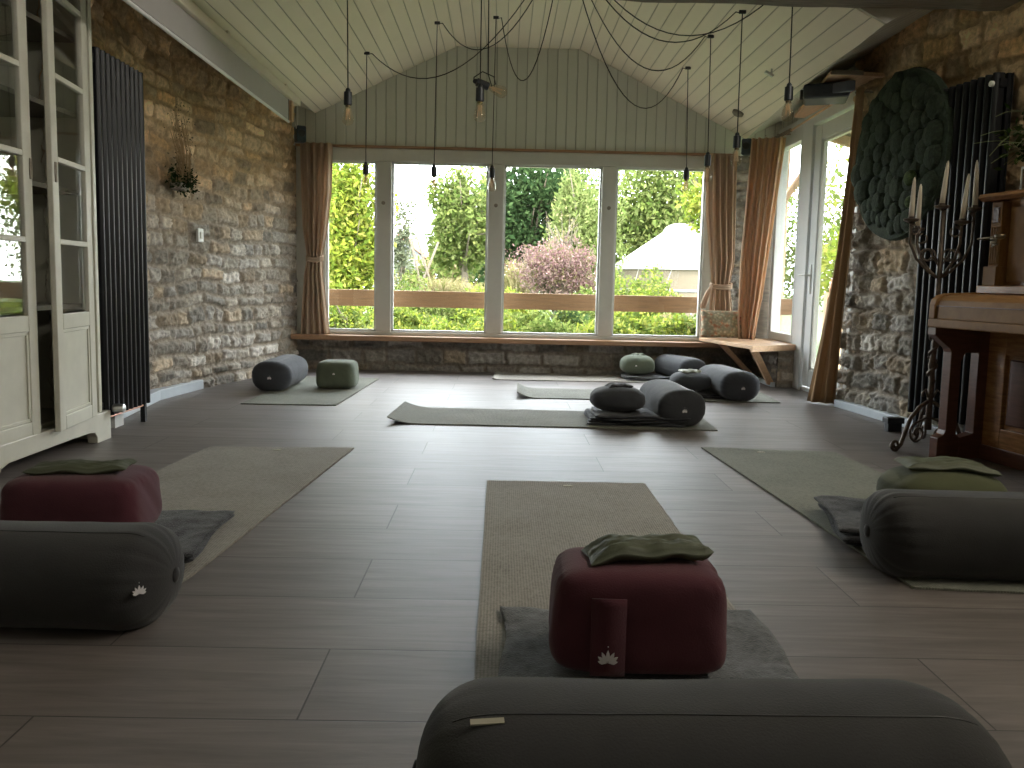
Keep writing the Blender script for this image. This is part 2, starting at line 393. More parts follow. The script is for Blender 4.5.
YW = 7.32
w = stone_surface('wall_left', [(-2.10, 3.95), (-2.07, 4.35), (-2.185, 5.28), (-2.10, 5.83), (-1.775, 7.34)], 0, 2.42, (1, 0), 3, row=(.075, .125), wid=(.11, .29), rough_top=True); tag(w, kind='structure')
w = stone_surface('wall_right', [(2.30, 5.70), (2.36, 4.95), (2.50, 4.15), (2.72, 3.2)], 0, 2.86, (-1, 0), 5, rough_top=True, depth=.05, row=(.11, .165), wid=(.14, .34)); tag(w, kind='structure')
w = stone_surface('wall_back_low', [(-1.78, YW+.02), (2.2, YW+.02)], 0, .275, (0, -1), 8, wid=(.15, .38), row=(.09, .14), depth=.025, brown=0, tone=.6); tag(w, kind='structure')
w = stone_surface('wall_pier', [(1.90, YW+.01), (2.20, YW+.01)], .26, 2.1, (0, -1), 9, wid=(.2, .4), depth=.03, brown=.3, tone=.42); tag(w, kind='structure')  # tone darkened: shade on the pier put into its stone colour
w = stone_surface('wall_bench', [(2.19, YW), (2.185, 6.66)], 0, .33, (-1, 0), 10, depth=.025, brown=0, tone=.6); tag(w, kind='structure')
w = stone_surface('wall_bench_end', [(2.175, 6.64), (2.345, 6.64)], 0, .33, (0, -1), 11, depth=.012, brown=0); tag(w, kind='structure')

def struct(name, mb, m, **kw):
    o = mb.build(name, m, **kw); o['kind'] = 'structure'; return o
# solid cores behind the stone faces, and the unseen part of the room round the camera
struct('wall_left_core', MB().prism([(-2.14, 4.0), (-2.12, 4.35), (-2.23, 5.28), (-2.15, 5.83), (-1.83, 7.36), (-1.83, 7.6), (-2.6, 7.6), (-2.6, 4.0)], -.1, 2.5), M['beam'])
struct('wall_left_near', MB().box(-2.62, -2.5, -2.6, 4.02, -.1, 2.9).box(-2.5, -2.12, 3.98, 4.04, -.1, 2.5), M['gable'])
struct('wall_right_core', MB().prism([(2.36, 5.69), (2.42, 4.95), (2.56, 4.15), (2.78, 3.2), (3.0, 3.2), (3.0, 5.69)], -.1, 2.9), M['beam'])
struct('wall_right_near', MB().box(2.78, 2.95, -2.6, .2, -.1, 2.9).box(2.78, 2.95, .2, .5, -.1, 2.9).box(2.78, 2.95, .5, 2.9, -.1, 2.6).box(2.78, 2.95, .5, 2.9, 2.82, 2.9).box(2.78, 2.95, 2.9, 3.25, -.1, 2.9), M['gable'])  # high slot left open for the added fill light
struct('wall_behind', MB().box(-2.6, 2.95, -2.75, -2.6, -.1, 2.9), M['gable'])
struct('wall_back_core', MB().box(-2.3, 2.6, 7.40, 7.6, -.1, .28).box(-2.3, -1.77, 7.37, 7.6, .28, 2.9).box(1.93, 2.33, 7.39, 7.6, .28, 2.9), M['beam'])
struct('floor', MB().box(-2.65, 3.0, -2.75, 7.42, -.12, 0), M['floor'])

# gable above the window, clad in vertical boards
g = MB().prism([(-1.95, 1.885), (2.35, 1.885), (2.35, 2.85), (-1.95, 2.85)], 7.31, 7.42, 'y')
struct('wall_gable', g, M['gable'])
# ceiling: two board-clad slopes and a flat ridge panel
cl = [(-1.60, 2.149), (-.42, 2.72), (.60, 2.72)]
struct('ceiling', MB().prism([(-1.60, 2.149), (-.42, 2.72), (-.42, 2.80), (-1.64, 2.21)], 4.37, 7.4, 'y')
       .prism([(-.42, 2.72), (.60, 2.72), (.60, 2.80), (-.42, 2.80)], 4.37, 7.4, 'y'), M['ceil'])
edge = [(7.40, 2.03), (6.79, 1.99), (5.93, 1.935), (5.32, 1.90), (4.72, 1.888), (4.37, 1.873)]
zc = lambda x: 3.014-.49*x
v = []; f = []
for i, (y, x) in enumerate(edge):
    v += [(.60, y, 2.72), (x, y, zc(x)), (x+.02, y, zc(x)+.06), (.60, y, 2.80)]
    if i:
        a = 4*(i-1); b = 4*i
        for k in range(4): f.append((a+k, a+(k+1) % 4, b+(k+1) % 4, b+k))
f += [(0, 1, 2, 3), (4*len(edge)-1, 4*len(edge)-2, 4*len(edge)-3, 4*len(edge)-4)]
struct('ceiling_slope_right', MB().add(v, f), M['ceil'])
# boarded eaves between the slope and the wall head
v = []; f = []
for i, (y, x) in enumerate(edge):
    xo = {0: 2.36, 1: 2.36, 2: 2.36, 3: 2.38, 4: 2.46, 5: 2.54}[i]
    v += [(x-.002, y, zc(x)+.004), (xo, y, zc(x)+.004+(xo-x)*.52), (xo, y, 2.55), (x, y, 2.55)]
    if i:
        a = 4*(i-1); b = 4*i
        for k in range(4): f.append((a+k, a+(k+1) % 4, b+(k+1) % 4, b+k))
struct('ceiling_eave_right', MB().add(v, f), M['sideboard'])
struct('ceiling_eave_left', MB().prism([(-1.60, 2.155), (-2.3, 2.42), (-2.3, 2.5), (-1.60, 2.3)], 4.37, 7.4, 'y'), M['sideboard'])
struct('ceiling_near', MB().box(-2.65, 3.0, -2.75, 4.34, 2.85, 2.95), M['gable'])
struct('trim_beam_head', MB().box(-2.3, 2.7, 4.28, 4.40, 2.34, 2.9), M['gable'])
struct('trim_eave_end', MB().prism([(1.58, zc(1.58)+.01), (1.873, zc(1.873)), (2.54, zc(1.873)+.352), (2.72, 2.5), (2.72, 2.9), (1.58, 2.9)], 4.352, 4.372, 'y'), M['sideboard'])
# tie beam across the room
mb = MB(); n = 40
v = []; f = []
for i in range(n+1):
    x = -2.3 + 4.75*i/n
    j = [random.uniform(-.006, .006) for _ in range(4)]
    v += [(x, 4.12, 2.165+j[0]), (x, 4.36, 2.172+j[1]), (x, 4.36, 2.36+j[2]), (x, 4.12, 2.36+j[3])]
    if i:
        a = 4*(i-1); b = 4*i
        for k in range(4): f.append((a+k, a+(k+1) % 4, b+(k+1) % 4, b+k))
f += [(3, 2, 1, 0), (4*n, 4*n+1, 4*n+2, 4*n+3)]
struct('trim_tie_beam', MB().add(v, f), M['beam'])

# skirtings
struct('baseboard_left', MB().prism([(-2.02, 4.05), (-2.01, 4.35), (-2.12, 5.28), (-2.055, 5.86), (-2.10, 5.87), (-2.19, 5.28), (-2.08, 4.35), (-2.08, 4.05)], .0, .065), M['base'], bevel=.004)
struct('baseboard_right', MB().prism([(2.225, 5.60), (2.30, 4.92), (2.40, 4.2), (2.48, 4.2), (2.36, 4.92), (2.29, 5.60)], .0, .05), M['base'], bevel=.004)
struct('baseboard_bench', MB().box(2.14, 2.17, 6.66, 7.30, 0, .035), M['base'])

# ------------------------------------------------------------------ window 1 (far wall)
W1 = empty('window_1', (0, YW, .3), kind='structure')
def wp(mb, name, m, **kw): # children keep world-like numbers: shift to the empty
    o = mb.build(name, m, W1, **kw); o.location = (0, -YW, -.3); return o
yf0, yf1 = 7.30, 7.37
wp(MB().box(-1.76, 1.94, yf0, yf1, 1.765, 1.875).box(-1.76, 1.94, yf0, yf1, .305, .335).box(-1.76, -1.51, yf0, yf1, .335, 1.765).box(1.70, 1.94, yf0, yf1, .335, 1.765), 'frame', M['frame'], bevel=.006)
mx = [(-1.085, -.955), (-.140, -.006), (.820, .942)]
for a, b in mx:
    wp(MB().box(a, b, yf0-.008, yf1, .335, 1.765), 'mullion', M['frame'], bevel=.006)
for a, b in mx:
    wp(MB().lathe([(.012, 0), (.012, .014), (.016, .016), (.016, .03)], 12, Matrix.Translation(((a+b)/2, yf0-.008, 1.42)) @ Matrix.Rotation(PI/2, 4, 'X')), 'lock_cap', M['beam'])
xs = [-1.51, -1.085, -.955, -.140, -.006, .820, .942, 1.70]
for k in range(4):
    a, b = xs[2*k], xs[2*k+1]
    wp(MB().box(a, a+.016, yf0+.015, yf1-.01, .335, 1.765).box(b-.016, b, yf0+.015, yf1-.01, .335, 1.765).box(a, b, yf0+.015, yf1-.01, .335, .352).box(a, b, yf0+.015, yf1-.01, 1.75, 1.765), 'glazing_bead', M['frame_white'])
    wp(MB().box(a+.01, b-.01, 7.345, 7.350, .345, 1.757), 'pane', M['glass'])
wp(MB().box(-1.78, 1.90, 7.17, 7.37, .262, .304), 'window_sill', M['sill'], bevel=.005)
wp(MB().box(-1.76, 1.94, 7.285, 7.31, 1.875, 1.895), 'head_batten', M['sill'])

# ------------------------------------------------------------------ window 2 and door (right side)
XD = 2.33
W2 = empty('window_2', (XD, 7.0, .36), kind='structure')
def wc(root, mb, name, m, **kw):
    o = mb.build(name, m, root, **kw); o.location = -Vector(root.location); return o
wc(W2, MB().box(XD-.03, XD+.05, 6.72, 7.34, .345, .41).box(XD-.03, XD+.05, 6.72, 7.34, 1.93, 2.10).box(XD-.03, XD+.05, 6.72, 6.75, .41, 1.93).box(XD-.03, XD+.05, 7.27, 7.34, .41, 1.93), 'frame', M['frame_white'], bevel=.005)
wc(W2, MB().box(XD+.01, XD+.015, 6.75, 7.27, .41, 1.93), 'pane', M['glass'])
D1 = empty('door_1', (XD, 6.1, 0), kind='structure')
wc(D1, MB().box(XD-.03, XD+.06, 6.50, 6.72, .0, 2.10).box(XD-.03, XD+.06, 5.62, 6.50, 2.0, 2.10).box(XD-.03, XD+.06, 5.60, 5.66, 0, 2.10).box(XD-.01, XD+.06, 5.66, 6.5, 0, .03), 'door_frame', M['frame_white'], bevel=.006)
wc(D1, MB().box(XD-.012, XD+.04, 6.36, 6.49, .04, 1.985).box(XD-.012, XD+.04, 5.67, 5.77, .04, 1.985).box(XD-.012, XD+.04, 5.77, 6.36, 1.87, 1.985).box(XD-.012, XD+.04, 5.77, 6.36, .04, .17), 'door_leaf', M['frame_white'], bevel=.008)
wc(D1, MB().box(XD-.002, XD+.03, 6.335, 6.36, .17, 1.87).box(XD-.002, XD+.03, 5.77, 6.36, 1.85, 1.87).box(XD-.002, XD+.03, 5.77, 6.36, .17, .19), 'glazing_bead', M['frame'])
wc(D1, MB().box(XD+.012, XD+.017, 5.77, 6.34, .18, 1.86), 'pane', M['glass'])
wc(D1, MB().box(XD-.022, XD-.012, 6.405, 6.435, .74, .96).tube([(XD-.02, 6.42, .88), (XD-.06, 6.42, .88), (XD-.065, 6.44, .88), (XD-.065, 6.54, .88)], .009, 8), 'door_handle', M['white'], bevel=.002)
struct('wall_right_door_head', MB().box(XD-.01, XD+.1, 5.55, 7.4, 2.09, 2.5), M['sideboard'])
struct('wall_right_sill', MB().box(2.23, 2.45, 6.70, 7.4, -.1, .30), M['beam'])

# ------------------------------------------------------------------ tie beam hooks, lights
ROSE = (.30, 4.85, 2.715)
r_ = empty('ceiling_rose', ROSE, label='black round ceiling rose where all the lamp cables meet above the beam', cat='ceiling rose')
MB().lathe([(.062, 0), (.062, -.02), (.05, -.03), (.01, -.032)], 20).build('canopy', M['socket'], r_, smooth='auto')
MB().lathe([(.008, -.032), (.008, -.045)], 10).build('cord_grip', M['socket'], r_, smooth='auto')

def bulb_mb(M4):
    prof = [(.013, 0), (.014, -.008), (.020, -.030), (.027, -.052), (.031, -.072), (.030, -.088), (.022, -.100), (.010, -.106), (.002, -.108)]
    return MB().lathe(prof, 18, M4)
def filament_mb(M4):
    mb = MB(); n = 9
    for k in range(n):
        q = 2*PI*k/n; q2 = 2*PI*(k+.5)/n
        a = M4 @ Vector((.009*math.cos(q), .009*math.sin(q), -.022)); b = M4 @ Vector((.013*math.cos(q2), .013*math.sin(q2), -.080))
        c = M4 @ Vector((.009*math.cos(q2+.35), .009*math.sin(q2+.35), -.022))
        mb.tube([a, b, c], .0012, 4)
    mb.tube([M4 @ Vector((0, 0, -.002)), M4 @ Vector((0, 0, -.05))], .003, 5)
    return mb
def pendant(px, py, zs, zt, hook, sag, label, sagdir=(0, 0)):
    """socket top at zs, cord up to zt, hook point, swag from hook to the rose"""
    t = empty('pendant_lamp', (px, py, zs-.065), label=label, cat='lamp', group='bare filament bulbs hanging on black cables')
    I = Matrix.Translation((0, 0, 0))
    MB().lathe([(.006, .085), (.012, .078), (.014, .066), (.021, .064), (.022, .0), (.018, -.004)], 16).build('lamp_socket', M['socket'], t, smooth='auto')
    b = bulb_mb(I).build('bulb', M['bulbglass'], t, smooth=True)
    filament_mb(I).build('filament', M['filament'], b)
    MB().lathe([(.0135, .0), (.0135, -.014)], 12).build('bulb_cap', M['brass'], b, smooth='auto')
    o = Vector((px, py, zs-.065))
    h = Vector(hook)
    pts = [Vector((px, py, zs+.01)), Vector((px + (h.x-px)*.5, py+(h.y-py)*.5, (zs+h.z)/2)), h + Vector((0, 0, -.012))]
    R = Vector(ROSE) + Vector((0, 0, -.04))
    if sag is not None:
        h2 = h + Vector((.04 if h.x < .3 else -.04, -.01, -.008))
        pts.append(h2)
        for k in range(1, 21):
            s = k/20; p = h2.lerp(R, s); p.z -= 4*sag*s*(1-s); pts.append(p)
    MB().tube([p-o for p in pts], .0032, 6).build('cord', M['cord'], t, smooth=True)
    MB().box(-.02, .02, -.008, .008, -.014, .006).build('cable_hook', M['black'], t, loc=h-o, bevel=.003)
    return t
pendant(-1.03, 6.41, 1.618, 0, (-1.026, 6.41, 2.42), .42, 'small bare bulb hanging in front of the leftmost window pane')
pendant(-.531, 6.46, 1.621, 0, (-.52, 6.46, 2.66), .37, 'bare bulb hanging in front of the white sky in the second pane')
pendant(-.098, 6.43, 1.619, 0, (-.09, 6.43, 2.70), .60, 'bare bulb hanging low in front of the mullion between second and third pane')
pendant(1.333, 6.36, 1.629, 0, (1.313, 6.36, 2.36), .56, 'small bare bulb hanging before the upper right of the rightmost pane')
pendant(1.308, 5.60, 1.625, 0, (1.293, 5.60, 2.37), .43, 'bare bulb hanging beside the right curtain of the big window')
pendant(1.338, 5.02, 1.650, 0, (1.334, 5.02, 2.345), .34, 'bare bulb hanging in front of the dark stone corner pier')
pendant(1.43, 4.42, 1.795, 0, (1.43, 4.44, 2.305), .38, 'large bare bulb hanging right beside the projector')
pendant(-.834, 4.60, 1.755, 0, (-.84, 4.60, 2.51), None, 'large bare bulb hanging alone at the left on a straight cable')
pendant(-.138, 4.50, 1.77, 0, (-.14, 4.50, 2.71), None, 'large bare bulb hanging at centre with a second bulb tangled behind it')
# the tangled one: socket lying sideways, cord looped over
t = empty('pendant_lamp', (-.10, 4.62, 1.805), label='bare bulb knocked sideways with its cable looped over, beside the central bulb', cat='lamp', group='bare filament bulbs hanging on black cables')
R4 = Matrix.Rotation(math.radians(72), 4, Vector((0, 1, 0))).inverted() @ Matrix.Rotation(.2, 4, 'X')
MB().lathe([(.006, .085), (.012, .078), (.014, .066), (.021, .064), (.022, .0), (.018, -.004)], 16, R4).build('lamp_socket', M['socket'], t, smooth='auto')
b = bulb_mb(R4).build('bulb', M['bulbglass'], t, smooth=True)
filament_mb(R4).build('filament', M['filament'], b)
MB().tube([R4 @ Vector((0, 0, .08)), (-.075, 0, .045), (-.03, 0, .075), (.03, 0, .05), (.04, -.01, .01), (.02, -.01, .0), (.0, .0, .06), (-.005, 0, .5), (.0, 0, .905)], .0032, 6).build('cord', M['cord'], t, smooth=True)

# ------------------------------------------------------------------ projection screen, speakers, projector
s = empty('projection_screen', (-1.60, 5.0, 2.0), label='long cream roller screen casing under the left ceiling slope, fabric slightly lowered', cat='projection screen')
o_ = Vector(s.location)
MB().box(-.035, .035, -1.5, 1.66, .075, .130).build('housing', M['housing'], s, bevel=.008)
for y in (-1.2, 0, 1.3): MB().box(-.015, .02, y-.02, y+.02, .125, .165).build('ceiling_bracket', M['housing'], s)
MB().box(-.004, .004, -1.5, 1.40, -.07, .08).build('fabric', M['screen'], s)
MB().tube([(0, -1.5, -.082), (0, 1.42, -.082)], .010, 10).build('weight_bar', M['white'], s, smooth=True)
MB().box(-.006, .006, 1.40, 1.412, -.075, .08).build('black_border', M['black'], s)
MB().box(-.03, .02, 1.44, 1.50, -.07, .08).build('end_bracket', M['wood_light'], s, bevel=.003)
MB().tube([(.02, 1.60, .08), (.025, 1.60, .02), (.02, 1.61, -.06), (.01, 1.61, -.1), (0.0, 1.60, -.02)], .003, 6).build('cable', M['white'], s, smooth=True)
for (x, y, z, rz, lab) in [(-1.675, 7.10, 1.945, .5, 'small dark blue speaker mounted high in the left corner of the gable'), (1.985, 7.12, 1.93, -.5, 'small dark blue speaker mounted high in the right corner above the pier')]:
    k = empty('wall_speaker', (x, y, z), rz, lab, 'speaker', 'corner speakers')
    MB().box(-.04, .04, -.045, .045, -.07, .06).build('speaker_box', M['speaker'], k, bevel=.012)
    MB().lathe([(.03, 0), (.028, .006), (.01, .003)], 18, Matrix.Translation((0, -.045, .0)) @ Matrix.Rotation(PI/2, 4, 'X')).build('speaker_cone', M['black'], k, smooth='auto')
    MB().box(-.012, .012, .04, .12, .0, .02).build('bracket', M['black'], k)
k = empty('wall_shelf', (2.2, 6.0, 2.1), label='raw pine shelf board fixed high over the garden door', cat='shelf')
MB().prism([(-.22, -.65), (.135, -.62), (.13, .70), (.02, .70)], -.01, .012).build('shelf_board', M['wood_light'], k)
MB().box(-.215, -.02, -.665, -.648, -.012, .012).build('end_batten', M['beam'], k)
k = empty('projector', (2.06, 5.62, 2.035), -.25, 'dark blue grey projector hanging under the pine shelf above the door', 'projector')
MB().prism([(-.15, -.10), (.13, -.15), (.14, .12), (-.13, .14)], -.05, .045).build('projector_body', M['proj'], k, bevel=.02)
MB().lathe([(.032, 0), (.032, .02), (.022, .022)], 20, Matrix.Translation((-.138, .02, 0)) @ Matrix.Rotation(-PI/2, 4, 'Y')).build('lens', M['black'], k, smooth='auto')
MB().prism([(.02, -.134), (.125, -.153), (.15, -.20), (.10, -.19)], -.03, .035).build('rear_cover', M['proj_light'], k, bevel=.006)
MB().box(-.03, .03, -.03, .03, .045, .062).build('mount_plate', M['black'], k)
k = empty('ceiling_sensor', (1.70, 5.62, zc(1.70)), label='small grey bracket sensor fixed to the ceiling slope above the projector', cat='sensor')
MB().tube([(0, 0, 0), (0, 0, -.03)], .006, 8).build('stem', M['chrome'], k)
MB().box(-.03, .03, -.015, .015, -.045, -.028).build('head', M['chrome'], k, bevel=.004, rot=(0, .45, 0))
k = empty('ceiling_sensor', (1.80, 6.75, zc(1.80)), label='round grey smoke alarm on the ceiling slope in the far right corner', cat='smoke alarm')
MB().lathe([(.045, .0), (.045, -.02), (.03, -.03), (.005, -.03)], 20, Matrix.Rotation(.455, 4, 'Y')).build('alarm_body', M['beam'], k, smooth='auto')

# ------------------------------------------------------------------ curtains
def curtain_rows(rows, nf, amp, n=90, nz=46, seed=0):
    """rows: list of (z, (ax,ay), (bx,by), ampscale)"""
    rows = sorted(rows, key=lambda r: -r[0]); z = np.array([r[0] for r in rows])[::-1]
    def ip(f, zz): return np.interp(zz, z, np.array([f(r) for r in rows])[::-1])
    V = []; rr = random.Random(seed); ph = [rr.uniform(0, 6) for _ in range(4)]
    zz = np.linspace(rows[0][0], rows[-1][0], nz)
    for q in zz:
        ax_, ay_, bx_, by_, am = [float(ip(f, q)) for f in (lambda r: r[1][0], lambda r: r[1][1], lambda r: r[2][0], lambda r: r[2][1], lambda r: r[3])]
        dx, dy = bx_-ax_, by_-ay_; l = math.hypot(dx, dy) or 1e-6; nx, ny = -dy/l, dx/l
        for i in range(n+1):
            s = i/n; sw = s + .012*math.sin(ph[0]+q*2.1+s*5)
            w_ = math.sin(2*PI*nf*sw+ph[1]) + .35*math.sin(2*PI*nf*1.9*sw+ph[2]+q*.7)
            e = amp*am*w_*(1+.25*math.sin(q*3+s*9))
            V.append((ax_+dx*s+nx*e, ay_+dy*s+ny*e, q))
    F = []
    for a in range(nz-1):
        for i in range(n):
            k = a*(n+1)+i; F.append((k, k+1, k+n+2, k+n+1))
    return V, F
def curtain(rows, nf, amp, m, label, seed=0, tie=None, loc=None):
    z0 = min(r[0] for r in rows); base = Vector((rows[-1][1][0], rows[-1][1][1], z0)) if loc is None else Vector(loc)
    t = empty('curtain', base, label=label, cat='curtain')
    V, F = curtain_rows(rows, nf, amp, seed=seed)
    me = MB().add([Vector(p)-base for p in V], F)
    me.build('curtain_fabric', m, t, smooth=True, solid=.004)
    if tie:
        (ax_, ay_), (bx_, by_), zt, tail = tie
        mid = Vector(((ax_+bx_)/2, (ay_+by_)/2, zt)); rad = math.hypot(bx_-ax_, by_-ay_)/2+.012; ang = math.atan2(by_-ay_, bx_-ax_)
        pts = []
        for i in range(25):
            q = 2*PI*i/24; p = Vector((math.cos(q)*rad, math.sin(q)*.04, .015*math.sin(q)))
            p.rotate(Matrix.Rotation(ang, 3, 'Z')); pts.append(mid+p-base)
        b = MB()
        for dz in (-.014, 0, .014): b.tube([p+Vector((0, 0, dz)) for p in pts], .009, 6, cap=False)
        if tail:
            for dx in (0, .02):
                q = Vector((tail[0], tail[1], zt))-base
                b.tube([q, q+Vector((tail[2]*.5+dx, -.02, -.06)), q+Vector((tail[2]+dx, -.02, -.19))], [.008, .014, .018], 6)
        b.build('tieback', m, t, smooth=True)
    return t
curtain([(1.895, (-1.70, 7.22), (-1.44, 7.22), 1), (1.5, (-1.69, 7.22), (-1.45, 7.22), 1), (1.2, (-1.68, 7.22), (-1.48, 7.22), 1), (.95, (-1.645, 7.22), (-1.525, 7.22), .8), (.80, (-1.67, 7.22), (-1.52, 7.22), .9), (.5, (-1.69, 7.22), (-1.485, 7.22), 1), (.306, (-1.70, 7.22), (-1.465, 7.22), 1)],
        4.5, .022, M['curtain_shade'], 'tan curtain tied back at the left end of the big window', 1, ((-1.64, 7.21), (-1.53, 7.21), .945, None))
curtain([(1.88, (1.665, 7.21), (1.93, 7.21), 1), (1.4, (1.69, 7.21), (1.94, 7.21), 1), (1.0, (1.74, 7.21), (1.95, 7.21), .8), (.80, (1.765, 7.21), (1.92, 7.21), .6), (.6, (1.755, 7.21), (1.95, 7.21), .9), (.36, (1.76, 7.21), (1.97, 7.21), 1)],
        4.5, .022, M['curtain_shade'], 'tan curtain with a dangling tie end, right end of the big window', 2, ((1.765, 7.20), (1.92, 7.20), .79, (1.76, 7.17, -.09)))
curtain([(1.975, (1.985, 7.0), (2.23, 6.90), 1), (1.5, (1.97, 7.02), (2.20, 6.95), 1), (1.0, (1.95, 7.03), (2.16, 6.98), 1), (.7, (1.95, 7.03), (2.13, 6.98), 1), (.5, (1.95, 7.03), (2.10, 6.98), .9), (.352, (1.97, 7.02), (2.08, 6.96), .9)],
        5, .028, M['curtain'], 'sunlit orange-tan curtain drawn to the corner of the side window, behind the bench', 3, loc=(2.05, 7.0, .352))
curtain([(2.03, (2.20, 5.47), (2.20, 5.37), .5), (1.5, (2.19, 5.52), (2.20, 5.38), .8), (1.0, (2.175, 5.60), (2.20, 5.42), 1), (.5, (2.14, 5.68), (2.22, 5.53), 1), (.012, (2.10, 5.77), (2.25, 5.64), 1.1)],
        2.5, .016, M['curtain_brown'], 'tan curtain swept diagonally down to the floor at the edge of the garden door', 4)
k = empty('curtain_pole', (2.18, 6.3, 2.0), label='thin pale wooden curtain pole running over the side window and door', cat='curtain pole')
MB().tube([(.03, .80, -.02), (0, -.87, .03)], .008, 10).build('pole', M['wood_light'], k, smooth=True)
for y in (.7, -.83): MB().tube([(0.01, y, .01), (.16, y, .02)], .006, 8).build('bracket', M['beam'], k)
for i in range(10):
    y = .40 + i*.04
    MB().lathe([(.013, -.003), (.016, 0), (.013, .003)], 14, Matrix.Translation((.016, y, -.008)) @ Matrix.Rotation(PI/2, 4, 'X')).build('curtain_ring', M['beam'], k)

# ------------------------------------------------------------------ bench & cushion
k = empty('corner_bench', (2.0, 6.9, 0), label='pale wooden corner bench under the side window on slanted struts', cat='bench')
b = MB().prism([(-.30, .30), (-.12, -.56), (.33, -.27), (.33, .40), (-.30, .40)], .315, .343).build('seat_board', M['wood_light'], k, bevel=.003)
MB().prism([(-.125, -.565), (-.135, -.545), (.32, -.25), (.33, -.27)], .298, .315).build('front_board', M['wood_light'], k)
for (a, b_) in (((-.16, .22), (.145, .24)), ((-.06, -.38), (.155, -.18))):
    v = Vector((a[0], a[1], .312)); w_ = Vector((b_[0], b_[1], .01)); d = Vector((.0, .022, 0)); e = Vector((.028, 0, 0))
    MB().add([v-d-e, v+d-e, v+d+e, v-d+e, w_-d-e, w_+d-e, w_+d+e, w_-d+e], [(0,1,2,3),(7,6,5,4),(0,4,5,1),(1,5,6,2),(2,6,7,3),(3,7,4,0)]).build('strut', M['wood_light'], k, bevel=.003)

# soft shapes -------------------------------------------------------
def cube_sphere(n):
    V = {}; F = []; L_ = []
    def vid(p):
        q = tuple(round(c, 6) for c in p)
        if q not in V: V[q] = len(L_); L_.append(p)
        return V[q]
    for ax_ in range(3):
        for sg in (-1, 1):
            g_ = [[None]*(n+1) for _ in range(n+1)]
            for i in range(n+1):
                for j in range(n+1):
                    p = [0, 0, 0]; p[ax_] = sg; p[(ax_+1) % 3] = -1+2*i/n; p[(ax_+2) % 3] = -1+2*j/n
                    g_[i][j] = vid(tuple(p))
            for i in range(n):
                for j in range(n):
                    q = (g_[i][j], g_[i+1][j], g_[i+1][j+1], g_[i][j+1])
                    F.append(q if sg > 0 else q[::-1])
    return L_, F
_CS = cube_sphere(26)
def soft_block(sx, sy, sz, e=4.0, ez=4.5, wr=.004, seed=0, taper=0, sag=0, dent=0):
    """rounded cushion block sitting on z=0; half sizes sx, sy; height sz"""
    P = np.array(_CS[0], float)
    hr = (np.abs(P[:, 0])**e + np.abs(P[:, 1])**e)**(1/e); P = P/((hr**ez + np.abs(P[:, 2])**ez)**(1/ez))[:, None]
    a = np.arctan2(P[:, 1], P[:, 0]); rim = np.clip(1-np.abs(np.abs(P[:, 2])-.80)/.25, 0, 1)
    pk = np.sin(a*34+seed)*.6 + np.sin(a*53+seed*2)*.4
    n_ = fbm(P[:, 0]*3+seed, P[:, 1]*3+P[:, 2]*2, 3, seed)-.45
    k = 1 + n_*.032*(wr/.004) + pk*rim*wr*2.2*np.clip(P[:, 2]+.3, 0, 1)
    X = P[:, 0]*sx*k*(1-taper*P[:, 2]); Y = P[:, 1]*sy*k*(1-taper*P[:, 2]); Z = (P[:, 2]*.5+.5)*sz
    Z = Z - dent*np.exp(-(P[:, 0]**2+P[:, 1]**2)*2.5)*np.clip(P[:, 2], 0, 1)*sz
    Z = np.maximum(Z, 0)
    return MB().add(np.stack([X, Y, Z], -1).tolist(), _CS[1])

def bolster_mb(L_, w, h, seed=0, pucker=1., round_=.075, flat=.0):
    """long bolster along local X, gathered round ends, resting on z=0"""
    nx, na = 84, 96
    s = np.linspace(-1, 1, nx); x = np.sign(s)*(1-(1-np.abs(s))**1.7)*L_/2
    V = []; 
    for i, xx in enumerate(x):
        d = L_/2-abs(xx)
        r = 1.0 if d > round_ else max(.0, 1-(1-d/round_)**2.4)**(1/2.4)
        g_ = np.clip(1-d/.15, 0, 1)
        for k in range(na):
            q = 2*PI*k/na
            c, s_ = math.cos(q), math.sin(q)
            e = 2.35
            m_ = (abs(c)**e+abs(s_)**e)**(-1/e)
            pk = (math.sin(q*19+seed)+.6*math.sin(q*31+seed*1.7)+.4*math.sin(q*47+seed))*.011*pucker*g_*(r**.5)
            und = (vnoise(xx*5+seed, q*1.2+3, seed)-.5)*.045 + (vnoise(xx*22, q*2.2, seed+3)-.5)*.012
            rr = r*m_*(1+und)+pk
            y_ = c*rr*w/2; z_ = s_*rr*h/2*(1+.06*(s_ < 0))
            V.append((xx, y_, max(z_+h/2, 0.0)))
    F = []
    for i in range(nx-1):
        for k in range(na):
            F.append((i*na+k, i*na+(k+1) % na, (i+1)*na+(k+1) % na, (i+1)*na+k))
    F.append(tuple(range(na-1, -1, -1))); F.append(tuple((nx-1)*na+k for k in range(na)))
    return MB().add(V, F)

